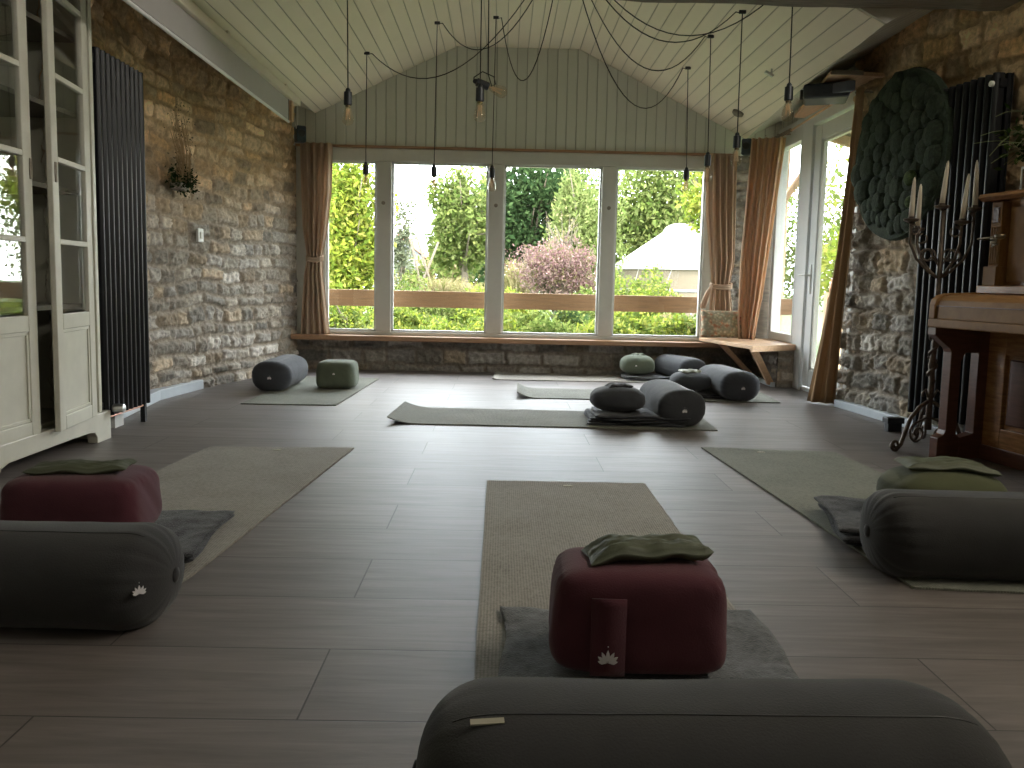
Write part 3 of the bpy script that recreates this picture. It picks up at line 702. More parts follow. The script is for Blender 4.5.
def lotus_mb(s):
    """small lotus emblem in the XZ plane"""
    mb = MB()
    for ang, ln in ((-78, .62), (-52, .8), (-26, .92), (0, 1.), (26, .92), (52, .8), (78, .62)):
        a = math.radians(ang); d = Vector((math.sin(a), 0, math.cos(a))); n = Vector((math.cos(a), 0, -math.sin(a)))
        o = Vector((math.sin(a)*.12*s, 0, 0)); w_ = .15*s
        pts = [o, o+d*ln*s*.45+n*w_, o+d*ln*s*.75+n*w_*.7, o+d*ln*s, o+d*ln*s*.75-n*w_*.7, o+d*ln*s*.45-n*w_]
        yy = Vector((0, -.0012, 0))
        v = [p+yy for p in pts]+[p for p in pts]
        mb.add(v, [tuple(range(6)), tuple(range(11, 5, -1))]+[(i, i+6, (i+1) % 6+6, (i+1) % 6) for i in range(6)])
    mb.lathe([(.04*s, 0), (.04*s, .0012)], 8, Matrix.Translation((0, 0, 1.25*s)) @ Matrix.Rotation(PI/2, 4, 'X'))
    return mb

def bolster(loc, rz, L_, w, h, m, label, seed=0, pucker=1., tagpos=None, logo_end=0, round_=.075, seam=True):
    t = empty('bolster', loc, rz, label, 'bolster', 'dark grey yoga bolsters')
    bolster_mb(L_, w, h, seed, pucker, round_).build('bolster_cover', m, t, smooth=True)
    if seam:
        q = 1.86
        pts = []
        for xx in np.linspace(-L_/2+.05, L_/2-.05, 50):
            d = L_/2-abs(xx); r = 1.0 if d > round_ else (1-(1-d/round_)**2.4)**(1/2.4)
            c, s_ = math.cos(q), math.sin(q); m_ = (abs(c)**2.35+abs(s_)**2.35)**(-1/2.35)
            pk = (math.sin(q*19+seed)+.6*math.sin(q*31+seed*1.7)+.4*math.sin(q*47+seed))*.011*pucker*np.clip(1-d/.15, 0, 1)*(r**.5)
            und = (vnoise(xx*5+seed, q*1.2+3, seed)-.5)*.045 + (vnoise(xx*22, q*2.2, seed+3)-.5)*.012
            rr = r*m_*(1+und)+pk+.002
            pts.append((xx, c*rr*w/2, s_*rr*h/2+h/2))
        MB().tube(pts, .0013, 5).build('seam', M['black'], t, smooth=True)
    # drawstring gather at the ends
    for sg in (() if logo_end == -1 else (-1, 1)):
        MB().lathe([(.004, -.003), (.016, 0), (.018, .006), (.006, .010)], 14, Matrix.Translation((sg*(L_/2-.004), 0, h*.5)) @ Matrix.Rotation(sg*PI/2, 4, 'Y')).build('gathered_end', m, t, smooth=True)
    if logo_end:
        o = lotus_mb(.020).build('logo', M['logo'], t); o.location = (logo_end*(L_/2+.002), 0.0, h*.42); o.rotation_euler = (0, 0, logo_end*PI/2)
        if logo_end == 1: o.location = (L_/2-.028, -.122, h*.50); o.rotation_euler = (0, 0, .8)
    if tagpos:
        x, y, z, rr = tagpos
        MB().box(-.022, .022, -.004, .004, -.001, .002).build('side_tag', M['tagm'], t, loc=(x, y, z), rot=rr)
    return t

def zafu(loc, rz, sx, sy, h, m, label, seed=0, logo=None, group='meditation cushions', e=4., band=False, dent=0, top=None):
    t = empty('meditation_cushion', loc, rz, label, 'cushion', group)
    soft_block(sx, sy, h, e, 5.5 if e > 4 else 2.5, .006, seed, 0.03, dent=dent).build('cushion_cover', m, t, smooth=True)
    if band:
        # handle strip sewn on the front
        x0, x1 = band
        v = []; f = []
        for i, z in enumerate(np.linspace(h*.06, h*.80, 10)):
            yy = -sy*(1.0-.03*(z/h*2-1))*(max(0.01, 1-abs(z/h*2-1)**3.2))**(1/3.2)-.004
            yy = -sy-.0095+.004*abs(z/h*2-1)**3
            v += [(x0, yy, z), (x1, yy, z)]
            if i: f.append((2*i-2, 2*i-1, 2*i+1, 2*i))
        MB().add(v, f).build('handle_strip', m, t, smooth=True, solid=.003)
    if logo:
        x, z, s_ = logo
        o = lotus_mb(s_).build('lotus_logo', M['logo'], t); o.location = (x, -sy*1.0-.0125, z)
    return t

def eye_pillow(loc, rz, sx, sy, h, m, label, seed=0, tilt=(0, 0)):
    t = empty('eye_pillow', loc, rz, label, 'eye pillow', 'small eye pillows')
    P = np.array(_CS[0], float)
    e = 5.0
    a = (np.abs(P[:, 0])**e+np.abs(P[:, 1])**e)**(1/e); a = np.maximum(a, np.abs(P[:, 2])*0+1e-6)
    X = P[:, 0]; Y = P[:, 1]
    rr = np.maximum(np.abs(X), np.abs(Y))
    th = np.clip(1-rr**3.0, 0, 1)**.55
    bump_ = (fbm(X*4+seed, Y*4, 3, seed)-.45)
    Z = P[:, 2]*h/2*th*(1+bump_*1.1) + .004*np.sin(X*7+seed)*(rr) + h/2
    lift = tilt[0]*np.clip(np.abs(X)-.55, 0, 1)**1.5*np.sign(X+.0) 
    Z = Z + np.maximum(lift, -.6*h*0-.02) + tilt[1]*(X**2)
    pin = 1-.06*(1-np.abs(X)**2)*np.abs(Y)
    V = np.stack([X*sx*(1+.05*np.abs(Y)), Y*sy*pin, Z], -1)
    MB().add(V.tolist(), _CS[1]).build('pillow_cover', m, t, smooth=True)
    v = [Vector((sx*c, sy*d, h/2)) for c, d in ((-1, -1), (1, -1), (1, 1), (-1, 1))]
    return t

def blanket(loc, rz, sx, sy, h, layers, label, seed=0, curl=None, m=None, fold='r'):
    """folded wool blanket: stacked folded layers joined by a rounded edge"""
    t = empty('folded_blanket', loc, rz, label, 'blanket', 'folded grey wool blankets')
    m = m or M['blanket']
    rr = random.Random(seed)
    for k in range(layers):
        z0 = h*k/layers; z1 = h*(k+1)/layers
        n1, n2 = 40, 34; V = []; F = []
        ox = rr.uniform(-.012, .012); oy = rr.uniform(-.012, .012)
        for side in (0, 1):
            for i in range(n1+1):
                for j in range(n2+1):
                    u = -1+2*i/n1; v_ = -1+2*j/n2
                    ed = 1-max(abs(u), abs(v_))**14
                    x = u*sx*(1-.012*k) + ox + .008*math.sin(v_*3+seed+k); y = v_*sy*(1-.01*k)+oy + .008*math.sin(u*4+k*2+seed)
                    mid = (z0+z1)/2; hh = (z1-z0)/2*(.25+.75*ed**.5 if ed > 0 else .25)
                    wv = .005*math.sin(u*5+seed+k)*math.cos(v_*4+seed) * (1 if k else (1 if side else 0)) + (float(vnoise(u*6+k, v_*6, seed))-.5)*.006*(side or k > 0)
                    z = mid+(hh if side else -hh)+wv
                    if curl:
                        cu = max(0, (u*curl[0]+v_*curl[1])-curl[3])
                        z += curl[2]*cu**1.6
                    V.append((x, y, max(z, .001 if k == 0 and side == 0 else z)))
        o = (n1+1)*(n2+1)
        for i in range(n1):
            for j in range(n2):
                a = i*(n2+1)+j
                F.append((a, a+1, a+n2+2, a+n2+1)); F.append((o+a, o+a+n2+1, o+a+n2+2, o+a+1))
        for i in range(n1):
            for j in (0, n2):
                a = i*(n2+1)+j; q = (a, a+n2+1, o+a+n2+1, o+a); F.append(q if j == 0 else q[::-1])
        for j in range(n2):
            for i in (0, n1):
                a = i*(n2+1)+j; q = (a, o+a, o+a+1, a+1); F.append(q if i == 0 else q[::-1])
        MB().add(V, F).build('blanket_layer', m, t, smooth=True)
    return t

def yoga_mat(quad, m, label, curl_end=None, logo_at=None):
    """quad: far-left, far-right, near-right, near-left corners on the floor; thin mat with optionally curling end"""
    fl, fr, nr, nl = [Vector((x, y, 0)) for x, y in quad]
    c = (fl+fr+nr+nl)/4
    t = empty('yoga_mat', c, 0, label, 'yoga mat', 'woven yoga mats on the floor')
    nu, nv = 24, 70; V = []; F = []
    th = .006
    for side in (0, 1):
        for j in range(nv+1):
            s = j/nv
            for i in range(nu+1):
                u = i/nu
                p = (fl.lerp(fr, u)).lerp(nl.lerp(nr, u), s)-c
                z = .0012
                if curl_end:
                    for (w0, w1, hgt) in curl_end:    # along s: from w0 (curl starts) to w1 (free edge)
                        q = (s-w0)/(w1-w0)
                        if q > 0: z += hgt*min(q, 1)**2
                z += .0012*math.sin(s*23+u*3)*math.sin(u*6)**2*side*.5
                V.append((p.x, p.y, z+(th if side else 0)))
    o = (nu+1)*(nv+1)
    for j in range(nv):
        for i in range(nu):
            a = j*(nu+1)+i
            F.append((a, a+1, a+nu+2, a+nu+1)); F.append((o+a, o+a+nu+1, o+a+nu+2, o+a+1))
    for j in range(nv):
        for i in (0, nu):
            a = j*(nu+1)+i; F.append((a, a+nu+1, o+a+nu+1, o+a) if i == 0 else (a, o+a, o+a+nu+1, a+nu+1))
    for i in range(nu):
        for j in (0, nv):
            a = j*(nu+1)+i; F.append((a, o+a, o+a+1, a+1) if j == 0 else (a, a+1, o+a+1, o+a))
    MB().add(V, F).build('mat_sheet', m, t)
    if logo_at:
        p = fl.lerp(fr, logo_at[0]).lerp(nl.lerp(nr, logo_at[0]), logo_at[1])-c
        o_ = lotus_mb(.028).build('mat_logo', M['tagm'], t); o_.location = (p.x, p.y, .0086); o_.rotation_euler = (-PI/2, 0, 0)
    return t

# ---- yoga places
yoga_mat([(-1.318, 3.825), (-.671, 3.865), (-.800, 2.04), (-1.45, 2.0)], M['mat_beige'], 'beige woven yoga mat at left front, under the left maroon cushion', logo_at=(.5, .045), curl_end=[(.93, 1., .012)])
yoga_mat([(-.047, 3.266), (.573, 3.265), (.580, 1.43), (-.040, 1.43)], M['mat_beige'], 'beige woven yoga mat in the centre foreground, faint lotus print at its far end', logo_at=(.5, .045))
yoga_mat([(.976, 4.04), (1.60, 3.985), (1.72, 2.10), (1.095, 2.15)], M['mat_green'], 'green-grey woven yoga mat at right, leading to the green cushion', logo_at=(.4, .05))
yoga_mat([(-1.545, 6.655), (-.960, 6.655), (-1.010, 5.185), (-1.590, 5.172)], M['mat_green'], 'pale green-grey yoga mat near the far left corner under a green cushion')
yoga_mat([(-.584, 5.159), (-.614, 4.565), (1.18, 4.54), (1.20, 5.12)], M['mat_grey'], 'long grey yoga mat lying crosswise mid-room with its left end curling up', curl_end=[(.09, 0, .035), (.93, 1, .0)], logo_at=(.5, .05))
yoga_mat([(.12, 6.22), (.11, 5.69), (1.90, 5.70), (1.93, 6.22)], M['mat_grey'], 'grey yoga mat lying crosswise behind, left end curled, between two other crosswise mats', curl_end=[(.07, 0, .04)])
yoga_mat([(-.04, 7.24), (-.07, 6.74), (1.74, 6.76), (1.76, 7.26)], M['mat_beige'], 'pale yoga mat lying crosswise right against the window wall', curl_end=[(.05, 0, .008)])
ZM = .0085
# front centre
blanket((.318, 1.735, ZM), .0, .295, .195, .016, 1, 'grey wool blanket spread under the maroon cushion in the centre foreground', 1, curl=(.2, .9, .02, .7))
zafu((.281, 1.660, .028), -.03, .172, .112, .205, M['maroon'], 'maroon block cushion with white lotus logo, centre foreground', 3, logo=(-.065, .040, .026), band=(-.098, -.032), e=6.)
eye_pillow((.300, 1.665, .234), .12, .118, .050, .040, M['pillow_green'], 'dull green eye pillow on the central maroon cushion', 5, tilt=(.035, -.004))
bolster((.295, 1.105, 0), .02, .80, .30, .222, M['charcoal'], 'large dark grey bolster lying across the very front, with a small pale tag', 2, .5, tagpos=(-.305, -.060, .218, (.45, 0, .12)), round_=.12)
# front left
blanket((-1.10, 2.40, ZM), .08, .28, .24, .034, 2, 'dark grey blanket with a raised folded edge behind the left front bolster', 4, curl=(1., -.1, .08, .72), m=M['blanket_dark'])
zafu((-1.175, 2.37, .044), .05, .185, .135, .182, M['maroon'], 'plain maroon cushion behind the left front bolster', 8, e=6.)
eye_pillow((-1.175, 2.36, .222), .12, .13, .055, .030, M['pillow_green'], 'green eye pillow on the left maroon cushion', 9, tilt=(.018, 0))
bolster((-1.055, 1.875, 0), -.02, .66, .28, .214, M['charcoal'], 'dark grey bolster at the left edge in front of the plain maroon cushion', 5, 1., logo_end=1, round_=.10)
# front right
blanket((1.34, 2.63, ZM), -.18, .27, .22, .055, 3, 'thick folded grey blanket poking out beside the right front bolster', 6, curl=(-1., 0, .03, .7), m=M['blanket_dark'])
zafu((1.41, 2.64, .066), .05, .182, .14, .160, M['green'], 'olive green round cushion in front of the piano', 12, e=3.2)
eye_pillow((1.42, 2.64, .220), -.12, .135, .07, .032, M['pillow_green'], 'olive eye pillow lying over the olive cushion before the piano', 13, tilt=(-.02, -.012))
bolster((1.375, 2.285, 0), -.02, .70, .27, .228, M['charcoal'], 'dark grey bolster at the right edge with puckered end, in front of the olive cushion', 7, 1.5, round_=.09)
# far left
bolster((-1.565, 6.03, ZM), PI/2+.01, .64, .27, .205, M['charcoal2'], 'blue-grey bolster in the far left corner beside the stone wall', 9, .7, logo_end=-1)
zafu((-1.165, 6.04, ZM), 0, .138, .135, .192, M['green_grey'], 'sage green block cushion standing alone on the far left mat', 15, logo=(0, .105, .012), e=5.)
# middle
blanket((.77, 4.79, ZM), -.05, .27, .20, .055, 4, 'stack-folded dark blanket under the dark cushion mid-room', 8, m=M['charcoal2'])
zafu((.665, 4.79, .066), 0, .155, .14, .140, M['charcoal2'], 'dark grey round cushion on the folded blanket mid-room', 17, e=2.8)
eye_pillow((.67, 4.79, .198), .2, .07, .045, .022, M['charcoal2'], 'small dark eye pillow on the dark cushion mid-room', 18, tilt=(.01, 0))
bolster((.985, 4.88, ZM), PI/2+.06, .62, .265, .205, M['charcoal2'], 'grey bolster mid-room beside the dark cushion, end facing the camera', 12, .7, logo_end=-1)
# behind right
blanket((1.42, 6.0, ZM), 0, .22, .19, .03, 2, 'dark blanket under the dark cushion near the corner bench', 9, m=M['charcoal2'])
zafu((1.345, 5.98, .042), 0, .145, .135, .135, M['charcoal2'], 'dark cushion carrying a pale eye pillow, near the corner bench', 19, e=2.8)
eye_pillow((1.33, 5.95, .170), .2, .07, .04, .026, M['pillow_light'], 'pale sage eye pillow on the dark cushion near the bench', 20, tilt=(.0, 0))
bolster((1.60, 5.97, ZM), PI/2+.10, .62, .28, .205, M['charcoal2'], 'grey bolster nearest the corner bench, end facing the camera', 14, .7, logo_end=-1)
# by the wall
blanket((1.22, 7.0, ZM), 0, .22, .17, .03, 2, 'small grey blanket under the green cushion by the window wall', 10)
zafu((1.125, 7.00, .042), 0, .140, .13, .165, M['green_grey'], 'sage green cushion on a blanket against the window wall', 21, logo=(-.03, .08, .012), e=3.4)
eye_pillow((1.13, 7.0, .200), .1, .05, .04, .016, M['green_grey'], 'small sage eye pillow on the cushion against the window wall', 22)
bolster((1.475, 6.97, ZM), PI/2+.32, .54, .25, .195, M['charcoal2'], 'grey bolster against the window wall, farthest back', 16, .7, logo_end=-1)

# scatter cushion on the bench
k = empty('scatter_cushion', (1.835, 7.07, .346), 0, 'floral patterned scatter cushion leaning in the window corner above the bench', 'cushion')
P = np.array(_CS[0], float); X = P[:, 0]; Y = P[:, 2]
rr = np.maximum(np.abs(X), np.abs(Y)); th = (1-rr**2.2)**.6
V = np.stack([X*.172*(1-.05*(1-Y**2)*0+.04*np.abs(Y)), P[:, 1]*.055*th, Y*.118*(1-.05*(1-X**2))+.0], -1)
MB().add(V.tolist(), _CS[1]).build('cushion_cover', M['print'], k, smooth=True, loc=(0, 0, .125), rot=(-.22, .0, -.12))

# ------------------------------------------------------------------ radiators
def radiator(loc, rz, n, pitch, h, lab, foot=.1):
    t = empty('column_radiator', loc, rz, lab, 'radiator', 'tall anthracite column radiators')
    L_ = n*pitch
    for i in range(n):
        y = -L_/2+(i+.5)*pitch
        MB().prism([(-.02, y-pitch*.33), (.018, y-pitch*.33), (.032, y-pitch*.12), (.032, y+pitch*.12), (.018, y+pitch*.33), (-.02, y+pitch*.33)], foot, h).build('tube', M['radiator'], t, bevel=.004)
        MB().box(-.055, -.035, y-pitch*.30, y+pitch*.30, foot, h).build('rear_tube', M['radiator'], t)
    for z in (foot+.03, h-.07): MB().box(-.025, .012, -L_/2, L_/2, z, z+.04).build('manifold', M['radiator'], t)
    MB().box(-.060, -.056, -L_/2, L_/2, foot, h).build('gap_shade_sheet', M['black'], t)  # added black sheet standing in for the shade between the tubes
    return t
r1 = radiator((-1.895, 4.265, 0), 0, 10, .052, 1.805, 'tall black column radiator on the left stone wall beside the cream cabinet')
for y in (-.21, .225): MB().box(-.012, .012, y-.012, y+.012, 0, .2).build('leg', M['radiator'], r1)
MB().tube([(0, -.23, .09), (.0, .22, .09)], .007, 8).build('pipe', simple('copper_pipe', (.55, .30, .20), .3, .1, metal=.7), r1)
MB().lathe([(.018, 0), (.02, .01), (.02, .05), (.012, .055)], 14, Matrix.Translation((.045, -.22, .14)) @ Matrix.Rotation(PI/2, 4, 'Y')).build('valve', M['chrome'], r1, smooth='auto')
MB().box(-.09, -.06, .02, .12, .0, .10).build('wall_bracket', M['white'], r1)
rz = math.atan2(-.5, 2.9)*-1
r2 = radiator((2.335, 4.43, 0), math.radians(9.7)+PI, 10, .0515, 1.835, 'tall black column radiator on the right stone wall behind the candelabra', foot=.11)
MB().lathe([(.014, 0), (.014, .012), (.008, .014)], 14, Matrix.Translation((.035, .235, 1.78)) @ Matrix.Rotation(PI/2, 4, 'Y')).build('valve', M['white'], r2, smooth='auto')
for y in (-.2, .2): MB().box(-.012, .012, y-.012, y+.012, 0, .2).build('leg', M['radiator'], r2)

# ------------------------------------------------------------------ cream glazed cabinet
c = empty('glazed_cabinet', (-1.88, 3.2, 0), 0, 'cream painted glazed cabinet with doors ajar at the left edge', 'cabinet')
Y0, Y1, D_ = -.62, .775, .50      # local y along the wall; front at x=0, back at -D
def cb(mb, name, m=None, par=None, **kw): return mb.build(name, m or M['cream'], par or c, **kw)
# carcass
cb(MB().box(-D_, 0, Y1-.02, Y1, .1, 2.2), 'side_panel', bevel=.002); cb(MB().box(-D_, 0, Y0, Y0+.02, .1, 2.2), 'side_panel', bevel=.002)
cb(MB().box(-D_, -.03, Y0+.02, Y1-.02, .12, .15).box(-D_, .02, Y0-.02, Y1+.02, 2.2, 2.24), 'top_and_bottom', bevel=.004)
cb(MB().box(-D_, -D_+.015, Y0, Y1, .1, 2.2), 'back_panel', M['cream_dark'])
cb(MB().box(-.022, .0, Y1-.10, Y1, .12, 2.2).box(0, .010, Y1-.028, Y1, .12, 2.2).box(-.022, 0, Y0, Y0+.09, .12, 2.2).box(-.022, 0, Y0, Y1, 2.12, 2.2).box(0, .006, Y1-.095, Y1-.082, .12, 2.12), 'face_frame', bevel=.004)
# shaped plinth
pl = [(Y0-.01, .0), (Y0-.01, .135), (Y1+.045, .135), (Y1+.045, .0), (Y1-.09, .0), (Y1-.095, .03), (Y1-.115, .052), (Y1-.16, .058), (Y1-.30, .06), (-.02, .058), (-.07, .045), (-.085, .02), (-.09, .0)]
cb(MB().prism([(y, z) for y, z in pl], -.02, .028, 'x'), 'plinth', bevel=.004)
cb(MB().prism([(-D_, 0), (-.04, 0), (-.06, .05), (-D_+.05, .05), (-D_, 0)][:4], Y1-.0, Y1+.03, 'y'), 'plinth_side')
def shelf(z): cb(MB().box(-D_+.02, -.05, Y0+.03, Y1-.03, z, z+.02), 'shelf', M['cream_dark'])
for z in (.62, 1.13, 1.47, 1.80): shelf(z)
def cab_door(ypos, wd, ang, hinge, glass_z, zt=2.12, zb=.128):
    """door hung at local y=ypos; extends by -wd (hinge far end)"""
    d = MB(); th = .024; st = .062
    # local door frame: u from 0 (hinge) to -wd
    d.box(0, th, -st, 0, zb, zt).box(0, th, -wd, -wd+st, zb, zt).box(0, th, -wd+st, -st, zb, zb+.06).box(0, th, -wd+st, -st, .545, .61).box(0, th, -wd+st, -st, zt-.05, zt)
    o = d.build('door', M['cream'], c, bevel=.004, loc=(.002, ypos, 0), rot=(0, 0, ang))
    MB().box(.006, .014, -wd+st-.005, -st+.005, zb+.05, .55).build('panel', M['cream'], o, bevel=.003)
    MB().box(.014, .020, -wd+st, -wd+st+.014, zb+.06, .545).box(.014, .020, -st-.014, -st, zb+.06, .545).box(.014, .020, -wd+st, -st, zb+.06, zb+.074).box(.014, .020, -wd+st, -st, .531, .545).build('moulding', M['cream'], o, bevel=.002)
    for z in glass_z:
        MB().box(.002, .024, -wd+st, -st, z-.011, z+.011).build('glazing_bar', M['cream'], o, bevel=.003)
    zz = [.61]+list(glass_z)+[zt-.05]
    for a, b_ in zip(zz, zz[1:]):
        MB().box(.009, .012, -wd+st-.004, -st+.004, a+.008, b_-.008).build('pane', M['cabglass'], o)
    MB().prism([(-.008, -.04), (.008, -.04), (.011, 0), (.008, .04), (-.008, .04), (-.011, 0)], 0, .003, 'x').build('keyhole_plate', M['beam'], o, loc=(th, -wd+.03 if hinge > 0 else -.012, 1.18))
    return o
cab_door(.690, .43, math.radians(7), 1, (.905, 1.235, 1.565, 1.89))
cab_door(.215, .43, math.radians(0), -1, (.905, 1.235, 1.565, 1.89))
cab_door(-.225, .31, 0, 1, (.905, 1.235, 1.565, 1.89))
k = empty('stereo_receiver', (-2.08, 3.16, 1.492), 0, 'silver grey stereo receiver on a shelf inside the cream cabinet', 'stereo')
MB().box(-.16, .14, -.19, .19, .012, .13).build('receiver_case', simple('silver_case', (.32, .33, .33), .35, .05, metal=.5), k, bevel=.004)
for i in range(6): MB().lathe([(.011, 0), (.011, .012)], 10, Matrix.Translation((.14, -.04+.036*i, .06)) @ Matrix.Rotation(PI/2, 4, 'Y')).build('knob', M['black'], k, smooth='auto')
for sx_, sy_ in ((-.14, -.16), (-.14, .16), (.12, -.16), (.12, .16)): MB().lathe([(.012, 0), (.012, .012)], 10, Matrix.Translation((sx_, sy_, 0))).build('foot', M['black'], k)
for i, (yy, hh, rr_) in enumerate(((3.60, .20, .035), (3.70, .15, .045), (3.80, .24, .03))):
    k = empty('glass_vase', (-2.10, yy, 1.151), 0, ['slim clear glass vase inside the ajar cabinet door, nearest the gap', 'low round glass jar between two vases in the cabinet', 'tall narrow glass vase at the far side of the cabinet shelf'][i], 'vase', 'glassware in the cabinet')
    MB().lathe([(rr_*.7, 0), (rr_, .02), (rr_, hh*.6), (rr_*.5, hh*.85), (rr_*.6, hh)], 20).build('vase_body', M['bulbglass'], k, smooth=True)

# ------------------------------------------------------------------ wall things
k = empty('light_switch', (-2.055, 5.835, 1.05), math.radians(-10), 'small white switch plate on the left stone wall', 'light switch')
MB().box(-.012, .008, -.035, .035, -.045, .045).build('plate', M['white'], k, bevel=.004)
MB().box(.008, .013, -.014, .014, -.022, .022).build('rocker', M['frame'], k, bevel=.002)

LEAFK = .42
def leaf_quads(P, size, cols, seed=0, up=.3, aspect=.5, tri=False):
    r = np.random.default_rng(seed); n = len(P)
    d = r.normal(size=(n, 3)); d[:, 2] += up; d /= np.linalg.norm(d, axis=1)[:, None]
    e = np.cross(d, r.normal(size=(n, 3))); e /= np.linalg.norm(e, axis=1)[:, None]
    s = size*r.uniform(.6, 1.3, n)[:, None]
    a = P; b_ = P+d*s*.5+e*s*aspect*.5; c_ = P+d*s; d_ = P+d*s*.5-e*s*aspect*.5
    V = np.stack([a, b_, c_, d_], 1).reshape(-1, 3); F = np.arange(4*n).reshape(-1, 4)
    cc = np.array(cols)[r.integers(0, len(cols), n)]*r.uniform(.75, 1.25, (n, 1))*LEAFK; C = np.repeat(cc, 4, 0)
    return V, F, C

k = empty('wall_planter', (-2.10, 5.50, 1.36), 0, 'small green trailing plant with dried grasses hung on the left stone wall', 'plant')
r = np.random.default_rng(5)
P = r.normal(size=(900, 3))*np.array([.022, .075, .035])+np.array([.05, .03, .02]); P = P[P[:, 0] > .0]
V, F, C = leaf_quads(P, .024, [(.05, .10, .035), (.03, .07, .025), (.09, .13, .05)], 5)
np_mesh('leaves', V, F, M['leaf'], k, False, C)
mb = MB()
for i in range(60):
    y = r.uniform(-.12, .04); z = r.uniform(.1, .42); x = r.uniform(.02, .06)
    mb.tube([(x+.02, y+.04, -.0), (x+.045, y*1.1, z*.5), (x+.02, y*1.3-.02, z)], .0014, 3)
mb.build('dried_grass', simple('dry_straw', (.38, .27, .14), .9, .2), k)
P = r.normal(size=(260, 3))*np.array([.012, .10, .13])+np.array([.04, .06, .24]); P = P[P[:, 0] > .0]
V, F, C = leaf_quads(P, .014, [(.42, .36, .24), (.30, .25, .15)], 6); np_mesh('dried_flowers', V, F, M['leaf'], k, False, C)
MB().prism([(.0, -.07), (.07, -.05), (.07, .09), (.0, .11)], -.05, .0).build('wall_pot', M['beam'], k, bevel=.01)

# moss circle: packed round cushions of moss on a round board
k = empty('moss_wall_disc', (2.262, 4.93, 1.545), math.atan2(.75, 7.5), 'large round dark green moss disc hanging on the right stone wall', 'wall art')
ang = 0
MB().lathe([(.47, -.02), (.48, .0), (.47, .03), (.2, .035)], 48, Matrix.Rotation(-PI/2, 4, 'Y')).build('backing', M['moss'], k)
rr = random.Random(3); cs = cube_sphere(8)
balls = []
pts = []
for it in range(4000):
    a = rr.uniform(0, 2*PI); R_ = .415*math.sqrt(rr.random()); s_ = rr.uniform(.045, .085)
    y, z = R_*math.cos(a), R_*math.sin(a)
    if all(math.hypot(y-q[0], z-q[1]) > (s_+q[2])*.62 for q in pts): pts.append((y, z, s_))
vb = [Vector(p).normalized() for p in cs[0]]
mbs = [MB(), MB()]
for i, (y, z, s_) in enumerate(pts):
    v = [(-.03-abs(0)+p.x*s_*.5*(1+.08*math.sin(p.y*17+i)), y+p.y*s_*(1+.07*math.sin(p.z*15+i)), z+p.z*s_*(1+.07*math.sin(p.x*19+i))) for p in vb]
    mbs[0].add(v, cs[1])
mbs[0].build('moss', M['moss'], k, smooth=True)
MB().add([(-.06+p.x*.03, -.20+p.y*.045, -.15+p.z*.045) for p in vb], cs[1]).add([(-.06+p.x*.03, -.22+p.y*.035, -.28+p.z*.035) for p in vb], cs[1]).build('pale_moss_tuft', M['moss_light'], k, smooth=True)

k = empty('black_box', (2.21, 4.66, 0), .1, 'small black box standing on the floor at the foot of the right radiator', 'box')
MB().box(-.07, .03, -.03, .03, .045, .078).build('box_body', M['black'], k, bevel=.004)
MB().box(-.06, .02, -.02, .02, 0, .045).build('box_foot', M['black'], k)

# ------------------------------------------------------------------ candelabra
k = empty('candelabra', (2.115, 4.13, 0), 0, 'tall wrought iron candelabra with scrolled feet beside the piano', 'candelabra')
def spiral(c0, r0, r1, a0, a1, ax, n=22):
    """spiral in the vertical plane of horizontal direction ax"""
    out = []
    for i in range(n+1):
        s = i/n; a = a0+(a1-a0)*s; r_ = r0+(r1-r0)*s
        out.append((c0[0]*ax[0]+r_*math.cos(a)*ax[0], c0[0]*ax[1]+r_*math.cos(a)*ax[1], c0[1]+r_*math.sin(a)))
    return out
MB().tube([(0, 0, .10), (0, 0, .22), (.004, .0, .34), (-.004, 0, .42), (.004, 0, .50), (0, 0, .60), (0, 0, .86), (0, 0, 1.17)], [.017, .015, .013, .016, .013, .012, .011, .010], 10).build('stem', M['iron'], k, smooth=True)
for s_ in range(3):
    # twisted leaf bands round the stem
    z = (.50, .40, .58)[s_]
    MB().tube([(.018*math.cos(a), .018*math.sin(a), z-.06+.12*a/9) for a in np.linspace(0, 9, 26)], .007, 6).build('twist', M['iron'], k, smooth=True)
for i, a in enumerate((math.radians(200), math.radians(320), math.radians(80))):
    ax_ = (math.cos(a), math.sin(a))
    def Q(r_, z): return (r_*ax_[0], r_*ax_[1], z)
    leg = [Q(.012, .24), Q(.06, .215), Q(.115, .16), Q(.145, .09), Q(.165, .035), Q(.195, .008)] + spiral((.20, .032), .026, .006, -PI/2, 2.1*PI, ax_, 18)
    MB().tube(leg, [.010]*6+[.009-.004*j/19 for j in range(19)], 8).build('leg', M['iron'], k, smooth=True)
    sc = spiral((.065, .085), .055, .012, PI/2, -2.4*PI, ax_, 30)
    MB().tube([Q(.012, .16)]+sc, .006, 7).build('scroll', M['iron'], k, smooth=True)
    MB().tube([Q(.012, .26), Q(.03, .30), Q(.05, .285), Q(.045, .265)], .006, 7).build('scroll', M['iron'], k, smooth=True)
cand = [(-.155, .0, 1.124, 1.318), (-.088, .07, 1.085, 1.296), (-.010, .0, 1.190, 1.40), (.066, -.05, 1.115, 1.335), (.150, .0, 1.184, 1.405)]
